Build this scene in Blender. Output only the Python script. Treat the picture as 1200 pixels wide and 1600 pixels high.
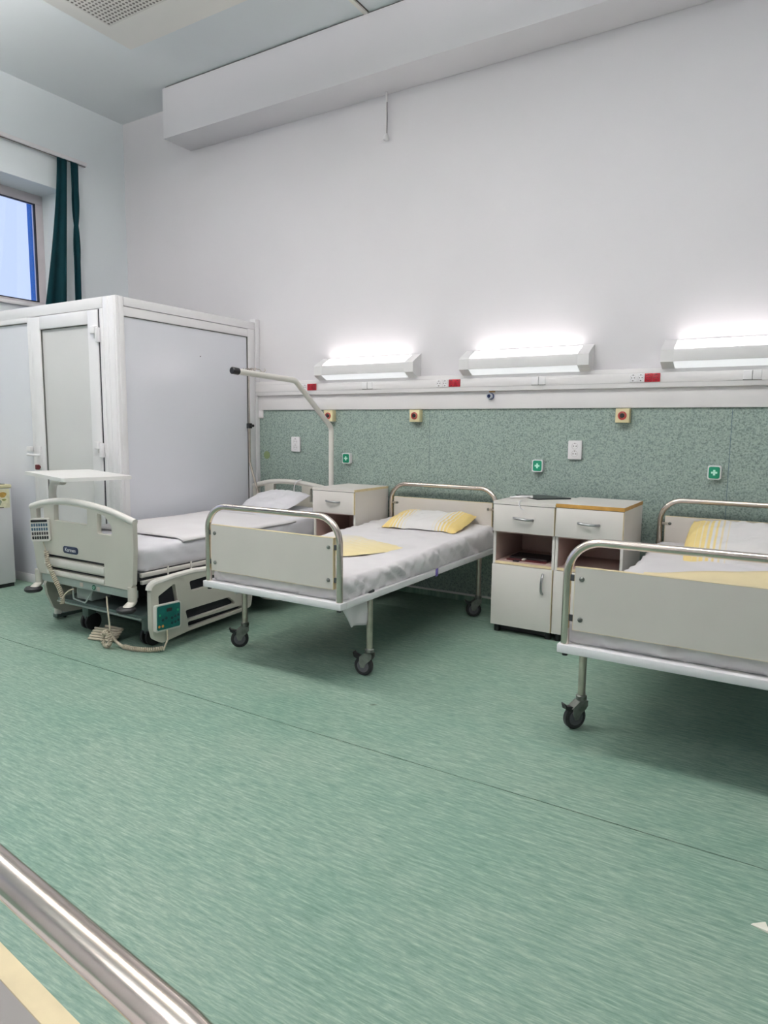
import bpy, bmesh, math, random
from mathutils import Vector, Matrix, noise
from mathutils.geometry import tessellate_polygon

for o in list(bpy.data.objects):
    bpy.data.objects.remove(o, do_unlink=True)
scene = bpy.context.scene
COL = scene.collection
PI = math.pi

# ------------------------------------------------------------------ camera
YAW, PITCH, ROLL, FPX = -0.554815, 0.121813, 0.010494, 1070.9
CAM_H = 1.30
cy_, sy_, cp_, sp_ = math.cos(YAW), math.sin(YAW), math.cos(PITCH), math.sin(PITCH)
fw = Vector((sy_ * cp_, cy_ * cp_, -sp_))
rt0 = Vector((cy_, -sy_, 0))
up0 = rt0.cross(fw)
rt = rt0 * math.cos(ROLL) + up0 * math.sin(ROLL)
up = -rt0 * math.sin(ROLL) + up0 * math.cos(ROLL)
cam_data = bpy.data.cameras.new('camera')
cam = bpy.data.objects.new('camera', cam_data)
COL.objects.link(cam)
m = Matrix((rt, up, -fw)).transposed().to_4x4()
m.translation = Vector((0, 0, CAM_H))
cam.matrix_world = m
cam_data.sensor_fit = 'VERTICAL'
cam_data.sensor_height = 24.0
cam_data.sensor_width = 18.0
cam_data.lens = 24.0 * FPX / 1600.0
cam_data.clip_start = 0.02
scene.camera = cam

# ------------------------------------------------------------------ world, exposure
w = bpy.data.worlds.new('overcast_dusk_sky')
scene.world = w
w.use_nodes = True
bg = w.node_tree.nodes['Background']
bg.inputs[0].default_value = (0.57, 0.67, 1.0, 1)
SKY = 1.3
bg.inputs[1].default_value = SKY
vs = scene.view_settings
vs.view_transform = 'Standard'
vs.look = 'None'
vs.gamma = 1.0
vs.exposure = 0.0
vs.use_curve_mapping = False

LAMP_UP = 7.5       # wall lamp upper diffuser
LAMP_DOWN = 0.62      # wall lamp lower diffuser
CEIL_TUBE = 26.0     # pendant luminaire, lower diffuser
CEIL_SIDE = 16.0     # glowing pendant sides, added to light the upper walls
CEIL_UP = 72.0       # pendant uplight, added to brighten ceiling and upper walls

# ------------------------------------------------------------------ materials
MATS = {}


def nodes(name):
    mt = bpy.data.materials.new(name)
    mt.use_nodes = True
    nt = mt.node_tree
    b = nt.nodes['Principled BSDF']
    return mt, nt, b


def link(nt, a, b):
    nt.links.new(a, b)


def mat(name, col, rough=0.5, metal=0.0, var=0.06, scale=8.0, bump=0.0, bscale=60.0, spec=0.5, coat=0.0, sheen=0.0):
    """plain surface with slight procedural tone variation and optional fine relief"""
    mt, nt, b = nodes(name)
    tc = nt.nodes.new('ShaderNodeTexCoord')
    nz = nt.nodes.new('ShaderNodeTexNoise')
    nz.inputs['Scale'].default_value = scale
    nz.inputs['Detail'].default_value = 4
    link(nt, tc.outputs['Object'], nz.inputs['Vector'])
    rp = nt.nodes.new('ShaderNodeValToRGB')
    c = Vector(col)
    lo = c * (1 - var)
    hi = c * (1 + var)
    rp.color_ramp.elements[0].position = 0.3
    rp.color_ramp.elements[1].position = 0.7
    rp.color_ramp.elements[0].color = (*lo, 1)
    rp.color_ramp.elements[1].color = (*[min(1, v) for v in hi], 1)
    link(nt, nz.outputs['Fac'], rp.inputs['Fac'])
    link(nt, rp.outputs['Color'], b.inputs['Base Color'])
    b.inputs['Roughness'].default_value = rough
    b.inputs['Metallic'].default_value = metal
    b.inputs['Specular IOR Level'].default_value = spec
    b.inputs['Coat Weight'].default_value = coat
    b.inputs['Sheen Weight'].default_value = sheen
    if bump > 0:
        n2 = nt.nodes.new('ShaderNodeTexNoise')
        n2.inputs['Scale'].default_value = bscale
        n2.inputs['Detail'].default_value = 5
        link(nt, tc.outputs['Object'], n2.inputs['Vector'])
        bp = nt.nodes.new('ShaderNodeBump')
        bp.inputs['Strength'].default_value = bump
        bp.inputs['Distance'].default_value = 0.004
        link(nt, n2.outputs['Fac'], bp.inputs['Height'])
        link(nt, bp.outputs['Normal'], b.inputs['Normal'])
    MATS[name] = mt
    return mt


def emit(name, col, strength):
    mt, nt, b = nodes(name)
    b.inputs['Base Color'].default_value = (0.8, 0.8, 0.8, 1)
    b.inputs['Emission Color'].default_value = (*col, 1)
    b.inputs['Emission Strength'].default_value = strength
    MATS[name] = mt
    return mt


mat('wall_paint_daylit', (0.78, 0.83, 0.85), 0.7, var=0.015, scale=1.5, bump=0.08, bscale=90)  # bluish window light put into a lighter copy of the wall paint
mat('wall_paint', (0.72, 0.70, 0.72), 0.7, var=0.015, scale=1.5, bump=0.08, bscale=90)
mat('ceiling_paint', (0.78, 0.81, 0.83), 0.8, var=0.015, scale=1.5)
mat('soffit_paint', (0.86, 0.83, 0.78), 0.8, var=0.01, scale=2)
mat('white_plastic', (0.80, 0.79, 0.80), 0.3, var=0.01)
mat('pvc_grey', (0.66, 0.655, 0.65), 0.3, var=0.012, scale=2)
mat('pvc_panel', (0.74, 0.75, 0.80), 0.22, var=0.012, scale=2)  # blue tint stands in for window light on the cabin
mat('trunk_white', (0.78, 0.76, 0.76), 0.35, var=0.015, scale=3)
mat('lamp_housing', (0.76, 0.75, 0.75), 0.35, var=0.01)
mat('laminate', (0.75, 0.715, 0.675), 0.4, var=0.02, scale=4)
mat('laminate_bed', (0.66, 0.62, 0.57), 0.38, var=0.02, scale=4)
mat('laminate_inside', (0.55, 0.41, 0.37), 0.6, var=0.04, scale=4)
mat('edge_yellow', (0.74, 0.62, 0.38), 0.5, var=0.08, scale=20)
mat('edge_ochre', (0.50, 0.27, 0.06), 0.5, var=0.15, scale=25)
mat('chrome', (0.70, 0.62, 0.56), 0.2, 1.0, var=0.08, scale=14)
mat('chrome_dull', (0.54, 0.48, 0.42), 0.32, 1.0, var=0.15, scale=20)
mat('handle_metal', (0.42, 0.42, 0.43), 0.3, 1.0, var=0.05)
mat('bed_paint', (0.80, 0.79, 0.80), 0.35, var=0.03, scale=10)
mat('rubber_black', (0.018, 0.018, 0.02), 0.55, var=0.2)
mat('wheel_grey', (0.10, 0.10, 0.11), 0.5, var=0.2)
mat('caster_steel', (0.20, 0.21, 0.19), 0.4, 0.7, var=0.25, scale=30)
mat('black_plastic', (0.012, 0.012, 0.014), 0.4, var=0.1)
mat('dark_steel', (0.05, 0.055, 0.06), 0.5, var=0.2)
mat('linen', (0.73, 0.705, 0.715), 0.85, var=0.02, scale=6, bump=0.12, bscale=240, sheen=0.15)
mat('linen_cool', (0.72, 0.71, 0.745), 0.85, var=0.02, scale=6, bump=0.12, bscale=240, sheen=0.15)
mat('bed_grey', (0.55, 0.53, 0.465), 0.4, var=0.02, scale=5)
mat('bed_grey_light', (0.70, 0.68, 0.63), 0.4, var=0.02, scale=5)
mat('beam_grey', (0.38, 0.44, 0.41), 0.45, var=0.05, scale=8)
mat('chassis', (0.10, 0.14, 0.13), 0.35, 0.4, var=0.2, scale=8)
mat('slot_dark', (0.012, 0.014, 0.02), 0.6, var=0.1)
mat('navy', (0.008, 0.018, 0.06), 0.3, var=0.1)
mat('cord_cream', (0.56, 0.49, 0.38), 0.5, var=0.06, scale=40)
mat('panel_green_dark', (0.01, 0.13, 0.115), 0.3, var=0.15, scale=30)
mat('button_dark', (0.006, 0.03, 0.035), 0.4)
mat('button_blue', (0.06, 0.12, 0.18), 0.4)
mat('button_orange', (0.75, 0.30, 0.06), 0.4)
mat('button_green', (0.02, 0.40, 0.16), 0.4)
mat('cross_green', (0.005, 0.24, 0.13), 0.3, var=0.05)
mat('cross_white', (0.55, 0.85, 0.72), 0.35)
mat('cream_plastic', (0.74, 0.66, 0.40), 0.4, var=0.03)
mat('knob_red', (0.42, 0.06, 0.05), 0.35)
mat('socket_red', (0.36, 0.008, 0.02), 0.3, var=0.05)
mat('socket_red_dark', (0.12, 0.004, 0.008), 0.4)
mat('socket_pin', (0.06, 0.05, 0.05), 0.5)
mat('socket_grey', (0.58, 0.57, 0.57), 0.4)
mat('valve_blue', (0.10, 0.14, 0.28), 0.3, 0.3)
mat('valve_silver', (0.6, 0.62, 0.68), 0.3, 0.6)
mat('curtain_green', (0.0, 0.026, 0.034), 0.85, var=0.15, scale=3, bump=0.1, bscale=200, spec=0.2)
mat('window_frame', (0.66, 0.61, 0.63), 0.4, var=0.04)
mat('blue_render', (0.0, 0.16, 0.55), 0.7, var=0.1, scale=20, bump=0.3, bscale=40)
mat('fridge_white', (0.60, 0.61, 0.62), 0.35, var=0.02)
mat('fridge_top', (0.70, 0.66, 0.42), 0.4, var=0.04)
mat('sticker_cream', (0.66, 0.64, 0.46), 0.5, var=0.15, scale=30)
mat('sticker_amber', (0.50, 0.30, 0.06), 0.5, var=0.2, scale=40)
mat('sticker_olive', (0.26, 0.30, 0.08), 0.5, var=0.2, scale=40)
mat('sticker_grey', (0.24, 0.28, 0.20), 0.5, var=0.2, scale=40)
mat('black_card', (0.012, 0.016, 0.018), 0.35)
mat('maroon_card', (0.10, 0.012, 0.015), 0.5, var=0.3, scale=40)
mat('dark_card', (0.02, 0.014, 0.014), 0.5)
mat('paper', (0.80, 0.78, 0.68), 0.7)
mat('purple_tag', (0.16, 0.11, 0.42), 0.5, var=0.1)
mat('olive_mark', (0.20, 0.27, 0.12), 0.6, var=0.1)
mat('grille_paint', (0.74, 0.71, 0.66), 0.6)
mat('hole_dark', (0.20, 0.18, 0.16), 0.7)
mat('shadow_gap', (0.10, 0.10, 0.09), 0.8)
mat('subfloor', (0.02, 0.06, 0.045), 0.9)
mat('sticker_logo', (0.0, 0.12, 0.06), 0.4)
mat('sticker_pale', (0.60, 0.52, 0.46), 0.5)
mat('table_white', (0.78, 0.77, 0.75), 0.35, var=0.02)
emit('lamp_up', (1.0, 0.925, 0.92), LAMP_UP)
emit('lamp_down', (0.93, 0.96, 1.0), LAMP_DOWN)
emit('ceil_tube', (1.0, 0.96, 0.94), CEIL_TUBE)
emit('ceil_up', (1.0, 0.97, 0.955), CEIL_UP)
emit('ceil_side', (1.0, 0.97, 0.955), CEIL_SIDE)


def floor_material():
    mt, nt, b = nodes('green_vinyl')
    tc = nt.nodes.new('ShaderNodeTexCoord')

    def nz(sx, sy, det, off=0):
        mp = nt.nodes.new('ShaderNodeMapping')
        mp.inputs['Scale'].default_value = (sx, sy, 1)
        mp.inputs['Location'].default_value = (off, off, 0)
        mp.inputs['Rotation'].default_value = (0, 0, 0.03)
        link(nt, tc.outputs['Object'], mp.inputs['Vector'])
        n = nt.nodes.new('ShaderNodeTexNoise')
        n.inputs['Scale'].default_value = 1
        n.inputs['Detail'].default_value = det
        n.inputs['Roughness'].default_value = 0.65
        link(nt, mp.outputs['Vector'], n.inputs['Vector'])
        return n.outputs['Fac']
    a = nz(10, 95, 6)
    c = nz(1.6, 2.4, 4, 3.1)
    d = nz(30, 210, 3, 7)
    rp = nt.nodes.new('ShaderNodeValToRGB')
    e = rp.color_ramp.elements
    e[0].position, e[0].color = 0.31, (0.10, 0.205, 0.155, 1)
    e[1].position, e[1].color = 0.72, (0.43, 0.53, 0.44, 1)
    k = e.new(0.52)
    k.color = (0.225, 0.335, 0.27, 1)
    mx0 = nt.nodes.new('ShaderNodeMix')
    mx0.data_type = 'FLOAT'
    mx0.inputs[0].default_value = 0.38
    link(nt, a, mx0.inputs[2])
    link(nt, d, mx0.inputs[3])
    link(nt, mx0.outputs[0], rp.inputs['Fac'])
    # large worn patches
    r2 = nt.nodes.new('ShaderNodeValToRGB')
    r2.color_ramp.elements[0].position, r2.color_ramp.elements[0].color = 0.35, (0.86, 0.92, 0.9, 1)
    r2.color_ramp.elements[1].position, r2.color_ramp.elements[1].color = 0.68, (1.10, 1.04, 1.03, 1)
    link(nt, c, r2.inputs['Fac'])
    mx = nt.nodes.new('ShaderNodeMix')
    mx.data_type = 'RGBA'
    mx.blend_type = 'MULTIPLY'
    mx.inputs[0].default_value = 1
    link(nt, rp.outputs['Color'], mx.inputs[6])
    link(nt, r2.outputs['Color'], mx.inputs[7])
    # sparse dark scuffs
    n3 = nt.nodes.new('ShaderNodeTexNoise')
    n3.inputs['Scale'].default_value = 7.5
    n3.inputs['Detail'].default_value = 2
    link(nt, tc.outputs['Object'], n3.inputs['Vector'])
    r3 = nt.nodes.new('ShaderNodeValToRGB')
    r3.color_ramp.elements[0].position, r3.color_ramp.elements[0].color = 0.755, (1, 1, 1, 1)
    r3.color_ramp.elements[1].position, r3.color_ramp.elements[1].color = 0.80, (0.45, 0.45, 0.40, 1)
    link(nt, n3.outputs['Fac'], r3.inputs['Fac'])
    mx3 = nt.nodes.new('ShaderNodeMix')
    mx3.data_type = 'RGBA'
    mx3.blend_type = 'MULTIPLY'
    mx3.inputs[0].default_value = 1
    link(nt, mx.outputs[2], mx3.inputs[6])
    link(nt, r3.outputs['Color'], mx3.inputs[7])
    link(nt, mx3.outputs[2], b.inputs['Base Color'])
    rr = nt.nodes.new('ShaderNodeMapRange')
    rr.inputs['To Min'].default_value = 0.42
    rr.inputs['To Max'].default_value = 0.62
    link(nt, c, rr.inputs['Value'])
    link(nt, rr.outputs[0], b.inputs['Roughness'])
    b.inputs['Specular IOR Level'].default_value = 0.4
    MATS['green_vinyl'] = mt


def speckle_material():
    mt, nt, b = nodes('speckled_laminate')
    tc = nt.nodes.new('ShaderNodeTexCoord')
    n1 = nt.nodes.new('ShaderNodeTexNoise')
    n1.inputs['Scale'].default_value = 110
    n1.inputs['Detail'].default_value = 3
    n1.inputs['Roughness'].default_value = 0.6
    link(nt, tc.outputs['Object'], n1.inputs['Vector'])
    rp = nt.nodes.new('ShaderNodeValToRGB')
    e = rp.color_ramp.elements
    e[0].position, e[0].color = 0.33, (0.125, 0.17, 0.155, 1)
    e[1].position, e[1].color = 0.62, (0.33, 0.405, 0.36, 1)
    k = e.new(0.46)
    k.color = (0.235, 0.31, 0.278, 1)
    link(nt, n1.outputs['Fac'], rp.inputs['Fac'])
    link(nt, rp.outputs['Color'], b.inputs['Base Color'])
    b.inputs['Roughness'].default_value = 0.45
    MATS['speckled_laminate'] = mt


def striped_cloth(name, lo, hi, soft, axis='X', both=True, wave=26.0):
    """white cloth that turns yellow, in stripes, towards its ends along the given object axis"""
    mt, nt, b = nodes(name)
    tc = nt.nodes.new('ShaderNodeTexCoord')
    sp = nt.nodes.new('ShaderNodeSeparateXYZ')
    link(nt, tc.outputs['Object'], sp.inputs[0])
    v = sp.outputs[axis]
    if both:
        ab = nt.nodes.new('ShaderNodeMath')
        ab.operation = 'ABSOLUTE'
        link(nt, v, ab.inputs[0])
        v = ab.outputs[0]
    mr = nt.nodes.new('ShaderNodeMapRange')
    mr.inputs['From Min'].default_value = lo
    mr.inputs['From Max'].default_value = hi
    link(nt, v, mr.inputs['Value'])
    st = nt.nodes.new('ShaderNodeMath')
    st.operation = 'SINE'
    ml = nt.nodes.new('ShaderNodeMath')
    ml.operation = 'MULTIPLY'
    ml.inputs[1].default_value = wave * 2 * PI
    link(nt, v, ml.inputs[0])
    link(nt, ml.outputs[0], st.inputs[0])
    m2 = nt.nodes.new('ShaderNodeMath')
    m2.operation = 'MULTIPLY_ADD'
    m2.inputs[1].default_value = 0.22
    link(nt, st.outputs[0], m2.inputs[0])
    link(nt, mr.outputs[0], m2.inputs[2])
    rp = nt.nodes.new('ShaderNodeValToRGB')
    rp.color_ramp.elements[0].position = 0.35
    rp.color_ramp.elements[0].color = (0.74, 0.72, 0.71, 1)
    rp.color_ramp.elements[1].position = 0.65
    rp.color_ramp.elements[1].color = (*soft, 1)
    link(nt, m2.outputs[0], rp.inputs['Fac'])
    link(nt, rp.outputs['Color'], b.inputs['Base Color'])
    b.inputs['Roughness'].default_value = 0.85
    n2 = nt.nodes.new('ShaderNodeTexNoise')
    n2.inputs['Scale'].default_value = 220
    link(nt, tc.outputs['Object'], n2.inputs['Vector'])
    bp = nt.nodes.new('ShaderNodeBump')
    bp.inputs['Strength'].default_value = 0.12
    bp.inputs['Distance'].default_value = 0.003
    link(nt, n2.outputs['Fac'], bp.inputs['Height'])
    link(nt, bp.outputs['Normal'], b.inputs['Normal'])
    MATS[name] = mt


def glass_material():
    mt = bpy.data.materials.new('window_glass')
    mt.use_nodes = True
    nt = mt.node_tree
    nt.nodes.remove(nt.nodes['Principled BSDF'])
    tr = nt.nodes.new('ShaderNodeBsdfTransparent')
    tr.inputs[0].default_value = (0.93, 0.95, 0.97, 1)
    gl = nt.nodes.new('ShaderNodeBsdfGlossy')
    gl.inputs['Roughness'].default_value = 0.02
    fr = nt.nodes.new('ShaderNodeFresnel')
    fr.inputs[0].default_value = 1.45
    mx = nt.nodes.new('ShaderNodeMixShader')
    link(nt, fr.outputs[0], mx.inputs[0])
    link(nt, tr.outputs[0], mx.inputs[1])
    link(nt, gl.outputs[0], mx.inputs[2])
    link(nt, mx.outputs[0], nt.nodes['Material Output'].inputs[0])
    MATS['window_glass'] = mt


floor_material()
speckle_material()
glass_material()
YEL = (0.80, 0.61, 0.24)
striped_cloth('pillow_cloth', 0.06, 0.28, YEL, wave=40)
striped_cloth('pillow_cloth_wide', 0.06, 0.34, (0.80, 0.63, 0.27), wave=34)
striped_cloth('throw_cloth', -0.55, 0.45, (0.80, 0.68, 0.38), both=False, wave=40)
mat('cover_cloth', (0.80, 0.68, 0.42), .85, var=.10, scale=2.5, bump=.12, bscale=220)


# ------------------------------------------------------------------ mesh helpers
class MB:
    def __init__(self):
        self.v, self.f, self.mi, self.cur = [], [], [], 0

    def add(self, vs_, fs):
        n = len(self.v)
        self.v += [Vector(p) for p in vs_]
        for f in fs:
            self.f.append([i + n for i in f])
            self.mi.append(self.cur)
        return self

    def box(self, x0, x1, y0, y1, z0, z1, bev=0.0):
        bm = bmesh.new()
        bmesh.ops.create_cube(bm, size=1)
        for vv in bm.verts:
            vv.co = Vector((x0 + (vv.co.x + .5) * (x1 - x0), y0 + (vv.co.y + .5) * (y1 - y0), z0 + (vv.co.z + .5) * (z1 - z0)))
        if bev > 0:
            bev = min(bev, 0.45 * min(abs(x1 - x0), abs(y1 - y0), abs(z1 - z0)))
            bmesh.ops.bevel(bm, geom=bm.edges[:], offset=bev, segments=2, affect='EDGES', profile=0.5)
        return self._bm(bm)

    def _bm(self, bm, mtx=None):
        bmesh.ops.recalc_face_normals(bm, faces=bm.faces[:])
        bm.verts.index_update()
        vs_ = [(mtx @ v.co if mtx else v.co.copy()) for v in bm.verts]
        fs = [[v.index for v in f.verts] for f in bm.faces]
        bm.free()
        return self.add(vs_, fs)

    def cyl(self, p0, p1, r, n=16, r1=None, bev=0.0):
        p0, p1 = Vector(p0), Vector(p1)
        r1 = r if r1 is None else r1
        if bev > 0:
            d = (p1 - p0).normalized()
            prof = [(p0, 0.0001), (p0, r - bev), (p0 + d * bev, r), (p1 - d * bev, r1), (p1, r1 - bev), (p1, 0.0001)]
        else:
            prof = [(p0, 0.0001), (p0, r), (p1, r1), (p1, 0.0001)]
        return self.rings(prof, (p1 - p0), n)

    def rings(self, prof, axis, n=16):
        d = Vector(axis).normalized()
        a = d.orthogonal().normalized()
        b = d.cross(a)
        vs_, fs = [], []
        for c, r in prof:
            for i in range(n):
                t = 2 * PI * i / n
                vs_.append(Vector(c) + (a * math.cos(t) + b * math.sin(t)) * r)
        for k in range(len(prof) - 1):
            for i in range(n):
                j = (i + 1) % n
                fs.append([k * n + i, k * n + j, (k + 1) * n + j, (k + 1) * n + i])
        return self.add(vs_, fs)

    def tube(self, path, r, n=10, cap=True):
        path = [Vector(p) for p in path]
        tang = []
        for i in range(len(path)):
            a = path[max(i - 1, 0)]
            b = path[min(i + 1, len(path) - 1)]
            tang.append((b - a).normalized())
        nrm = tang[0].orthogonal().normalized()
        vs_, fs = [], []
        for i, p in enumerate(path):
            t = tang[i]
            nrm = (nrm - t * nrm.dot(t)).normalized()
            bn = t.cross(nrm)
            for k in range(n):
                ang = 2 * PI * k / n
                vs_.append(p + (nrm * math.cos(ang) + bn * math.sin(ang)) * r)
        for i in range(len(path) - 1):
            for k in range(n):
                j = (k + 1) % n
                fs.append([i * n + k, i * n + j, (i + 1) * n + j, (i + 1) * n + k])
        if cap:
            fs.append(list(range(n))[::-1])
            fs.append([(len(path) - 1) * n + k for k in range(n)])
        return self.add(vs_, fs)

    def plate(self, outer, holes, to3d, th):
        """flat plate with holes; outer/holes 2D loops, to3d(u, v, t) maps, t in 0..th"""
        loops = [outer] + list(holes)
        tri = tessellate_polygon([[Vector((u, v, 0)) for u, v in lp] for lp in loops])
        flat = [p for lp in loops for p in lp]
        n = len(flat)
        vs_ = [to3d(u, v, 0) for u, v in flat] + [to3d(u, v, th) for u, v in flat]
        fs = []
        for t in tri:
            fs.append(list(t))
            fs.append([i + n for i in reversed(t)])
        o = 0
        for lp in loops:
            k = len(lp)
            for i in range(k):
                j = (i + 1) % k
                fs.append([o + i, o + j, o + j + n, o + i + n])
            o += k
        bm = bmesh.new()
        bv = [bm.verts.new(p) for p in vs_]
        for f in fs:
            try:
                bm.faces.new([bv[i] for i in f])
            except ValueError:
                pass
        return self._bm(bm)

    def grid(self, fn, nu, nv, wrap=False):
        vs_ = [fn(i / nu, j / nv) for i in range(nu + 1) for j in range(nv + 1)]
        fs = []
        for i in range(nu):
            for j in range(nv):
                a = i * (nv + 1) + j
                fs.append([a, a + 1, a + nv + 2, a + nv + 1])
        return self.add(vs_, fs)

    def move(self, mtx):
        self.v = [mtx @ p for p in self.v]
        return self

    def build(self, name, mats, parent=None, origin=(0, 0, 0), angle=35, recalc=False):
        o_ = Vector(origin)
        me = bpy.data.meshes.new(name)
        me.from_pydata([tuple(p - o_) for p in self.v], [], self.f)
        if isinstance(mats, str):
            mats = [mats]
        for k in mats:
            me.materials.append(MATS[k])
        me.polygons.foreach_set('material_index', self.mi)
        if recalc:
            bm = bmesh.new()
            bm.from_mesh(me)
            bmesh.ops.remove_doubles(bm, verts=bm.verts[:], dist=1e-5)
            bmesh.ops.recalc_face_normals(bm, faces=bm.faces[:])
            bm.to_mesh(me)
            bm.free()
        me.polygons.foreach_set('use_smooth', [True] * len(me.polygons))
        me.update()
        me.set_sharp_from_angle(angle=math.radians(angle))
        ob = bpy.data.objects.new(name, me)
        COL.objects.link(ob)
        if parent is not None:
            ob.parent = parent
        else:
            ob.location = o_
        return ob


def tag(o, label=None, cat=None, group=None, kind=None):
    if label:
        o['label'] = label
    if cat:
        o['category'] = cat
    if group:
        o['group'] = group
    if kind:
        o['kind'] = kind
    return o


def thing(name, loc, label, cat, group=None, rz=0.0):
    e = bpy.data.objects.new(name, None)
    e.empty_display_size = 0.1
    COL.objects.link(e)
    e.location = loc
    e.rotation_euler = (0, 0, rz)
    return tag(e, label, cat, group)


def copy_tree(o, parent=None):
    c = o.copy()
    COL.objects.link(c)
    c.parent = parent
    for ch in list(o.children):
        copy_tree(ch, c)
    return c


def fillet(pts, rad, n=8):
    pts = [Vector(p) for p in pts]
    out = [pts[0]]
    for i in range(1, len(pts) - 1):
        a, b, c = pts[i - 1], pts[i], pts[i + 1]
        r = rad[i - 1] if isinstance(rad, (list, tuple)) else rad
        d1, d2 = (a - b).normalized(), (c - b).normalized()
        ang = d1.angle(d2)
        if ang > PI - 0.02:
            out.append(b)
            continue
        t = min(r / math.tan(ang / 2), 0.49 * (a - b).length, 0.49 * (c - b).length)
        rr = t * math.tan(ang / 2)
        bis = (d1 + d2).normalized()
        cen = b + bis * (rr / math.sin(ang / 2))
        s = b + d1 * t - cen
        e = b + d2 * t - cen
        tot = s.angle(e)
        ax = s.cross(e).normalized()
        for k in range(n + 1):
            out.append(cen + Matrix.Rotation(tot * k / n, 3, ax) @ s)
    out.append(pts[-1])
    return out


def round_rect(x0, x1, y0, y1, r, n=5):
    out = []
    for cx, cy, a0 in ((x1 - r, y1 - r, 0), (x0 + r, y1 - r, 90), (x0 + r, y0 + r, 180), (x1 - r, y0 + r, 270)):
        for k in range(n + 1):
            t = math.radians(a0 + 90 * k / n)
            out.append((cx + r * math.cos(t), cy + r * math.sin(t)))
    return out


def helix(path, coil_r, pitch, seg=9):
    """points of a coil wound about a polyline"""
    path = [Vector(p) for p in path]
    out, dist = [], 0.0
    nrm = None
    step = pitch / seg
    for i in range(len(path) - 1):
        a, b = path[i], path[i + 1]
        L = (b - a).length
        t = (b - a) / L
        if nrm is None:
            nrm = t.orthogonal().normalized()
        nrm = (nrm - t * nrm.dot(t)).normalized()
        bn = t.cross(nrm)
        k = 0.0
        while k < L:
            ang = 2 * PI * (dist + k) / pitch
            out.append(a + t * k + (nrm * math.cos(ang) + bn * math.sin(ang)) * coil_r)
            k += step
        dist += k
    return out


def bez(p0, p1, p2, p3, n=12):
    p0, p1, p2, p3 = map(Vector, (p0, p1, p2, p3))
    r = []
    for i in range(n + 1):
        t = i / n
        r.append(p0 * (1 - t)**3 + p1 * 3 * t * (1 - t)**2 + p2 * 3 * t * t * (1 - t) + p3 * t**3)
    return r


def fold(x, y, z, s):
    return noise.noise(Vector((x * s, y * s, z * s)))


# ================================================================== THE ROOM
W = 4.68                       # back wall plane
XL, XR, YF, ZC = -5.955, 3.3, -2.6, 4.218

mb = MB().box(XL - .5, XR + .2, YF - .2, W + .2, -.12, -.004)
floor = tag(mb.build('floor', 'subfloor'), 'streaked green vinyl floor in long welded sheets', None, None, 'structure')
for a, b in ((YF, 0.228), (0.232, 2.2275), (2.2325, 4.228), (4.232, W)):
    MB().box(XL, XR, a, b, -.004, 0).build('vinyl_sheet', 'green_vinyl', floor)

mb = MB().box(XL - .5, XR + .2, YF - .2, W + .2, ZC, ZC + .15)
ceiling = tag(mb.build('ceiling', 'ceiling_paint'), 'high white plastered ceiling with a beam along the lit wall', None, None, 'structure')
MB().box(-5.02, XR, 4.367, W, 3.795, ZC - .012, 0.003).build('beam', 'wall_paint', ceiling)
MB().box(-5.0, XR, 4.38, W, ZC - .012, ZC).build('shadow_gap', 'shadow_gap', ceiling)
MB().box(-4.595, -2.35, 0.6, 3.707, 4.12, ZC, 0.003).build('dropped_soffit', 'soffit_paint', ceiling)
MB().box(-2.915, -2.885, 3.75, 4.365, ZC - .015, ZC).build('joint_strip', 'soffit_paint', ceiling)
MB().box(-2.883, -2.876, 3.75, 4.365, ZC - .004, ZC).build('joint_gap', 'shadow_gap', ceiling)

mb = MB().box(XL - .5, XR + .2, W, W + .2, 0, ZC)
wall_back = tag(mb.build('wall_back', 'wall_paint'), 'tall white painted wall behind the bed heads', None, None, 'structure')
for a, b in ((-4.213, -2.4915), (-2.4885, -.4225), (-.4195, 1.65), (1.653, XR)):
    MB().box(a, b, 4.668, W, 0.05, 1.449).build('cladding_panel', 'speckled_laminate', wall_back)
for x in (-2.49, -.421, 1.6515):
    MB().box(x - .0015, x + .0015, 4.671, W, .05, 1.449).build('panel_seam', 'button_blue', wall_back)

# left wall with window opening
WY0, WY1, WZ0, WZ1 = 1.9, 4.0, 2.36, 3.41
XO = -6.42
mb = MB()
VY0, VY1, VZ0 = -2.3, 1.6, .9      # second, unseen window nearer the opposite row, put in for more bluish light
mb.box(XO, XL, YF - .2, VY0, 0, ZC)
mb.box(XO, XL, VY1, WY0, 0, ZC)
mb.box(XO, XL, VY0, VY1, 0, VZ0)
mb.box(XO, XL, VY0, VY1, WZ1, ZC)
mb.box(XO, XL, WY1, W + .2, 0, ZC)
mb.box(XO, XL, WY0, WY1, 0, WZ0)
mb.box(XO, XL, WY0, WY1, WZ1, ZC)
wall_left = tag(mb.build('wall_left', 'wall_paint_daylit'), 'white outer wall with a deep window recess', None, None, 'structure')
MB().box(-6.419, -6.335, 3.935, WY1 - .001, WZ0 + .001, WZ1 - .001).build('outer_jamb', 'blue_render', wall_left)
mb = MB().box(XR, XR + .2, YF, W, 0, ZC)
tag(mb.build('wall_right', 'wall_paint'), 'white painted side wall of the ward', None, None, 'structure')
mb = MB().box(XL, XR, YF - .2, YF, 0, ZC)
tag(mb.build('wall_front', 'wall_paint'), 'white painted wall opposite the bed heads', None, None, 'structure')

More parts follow.
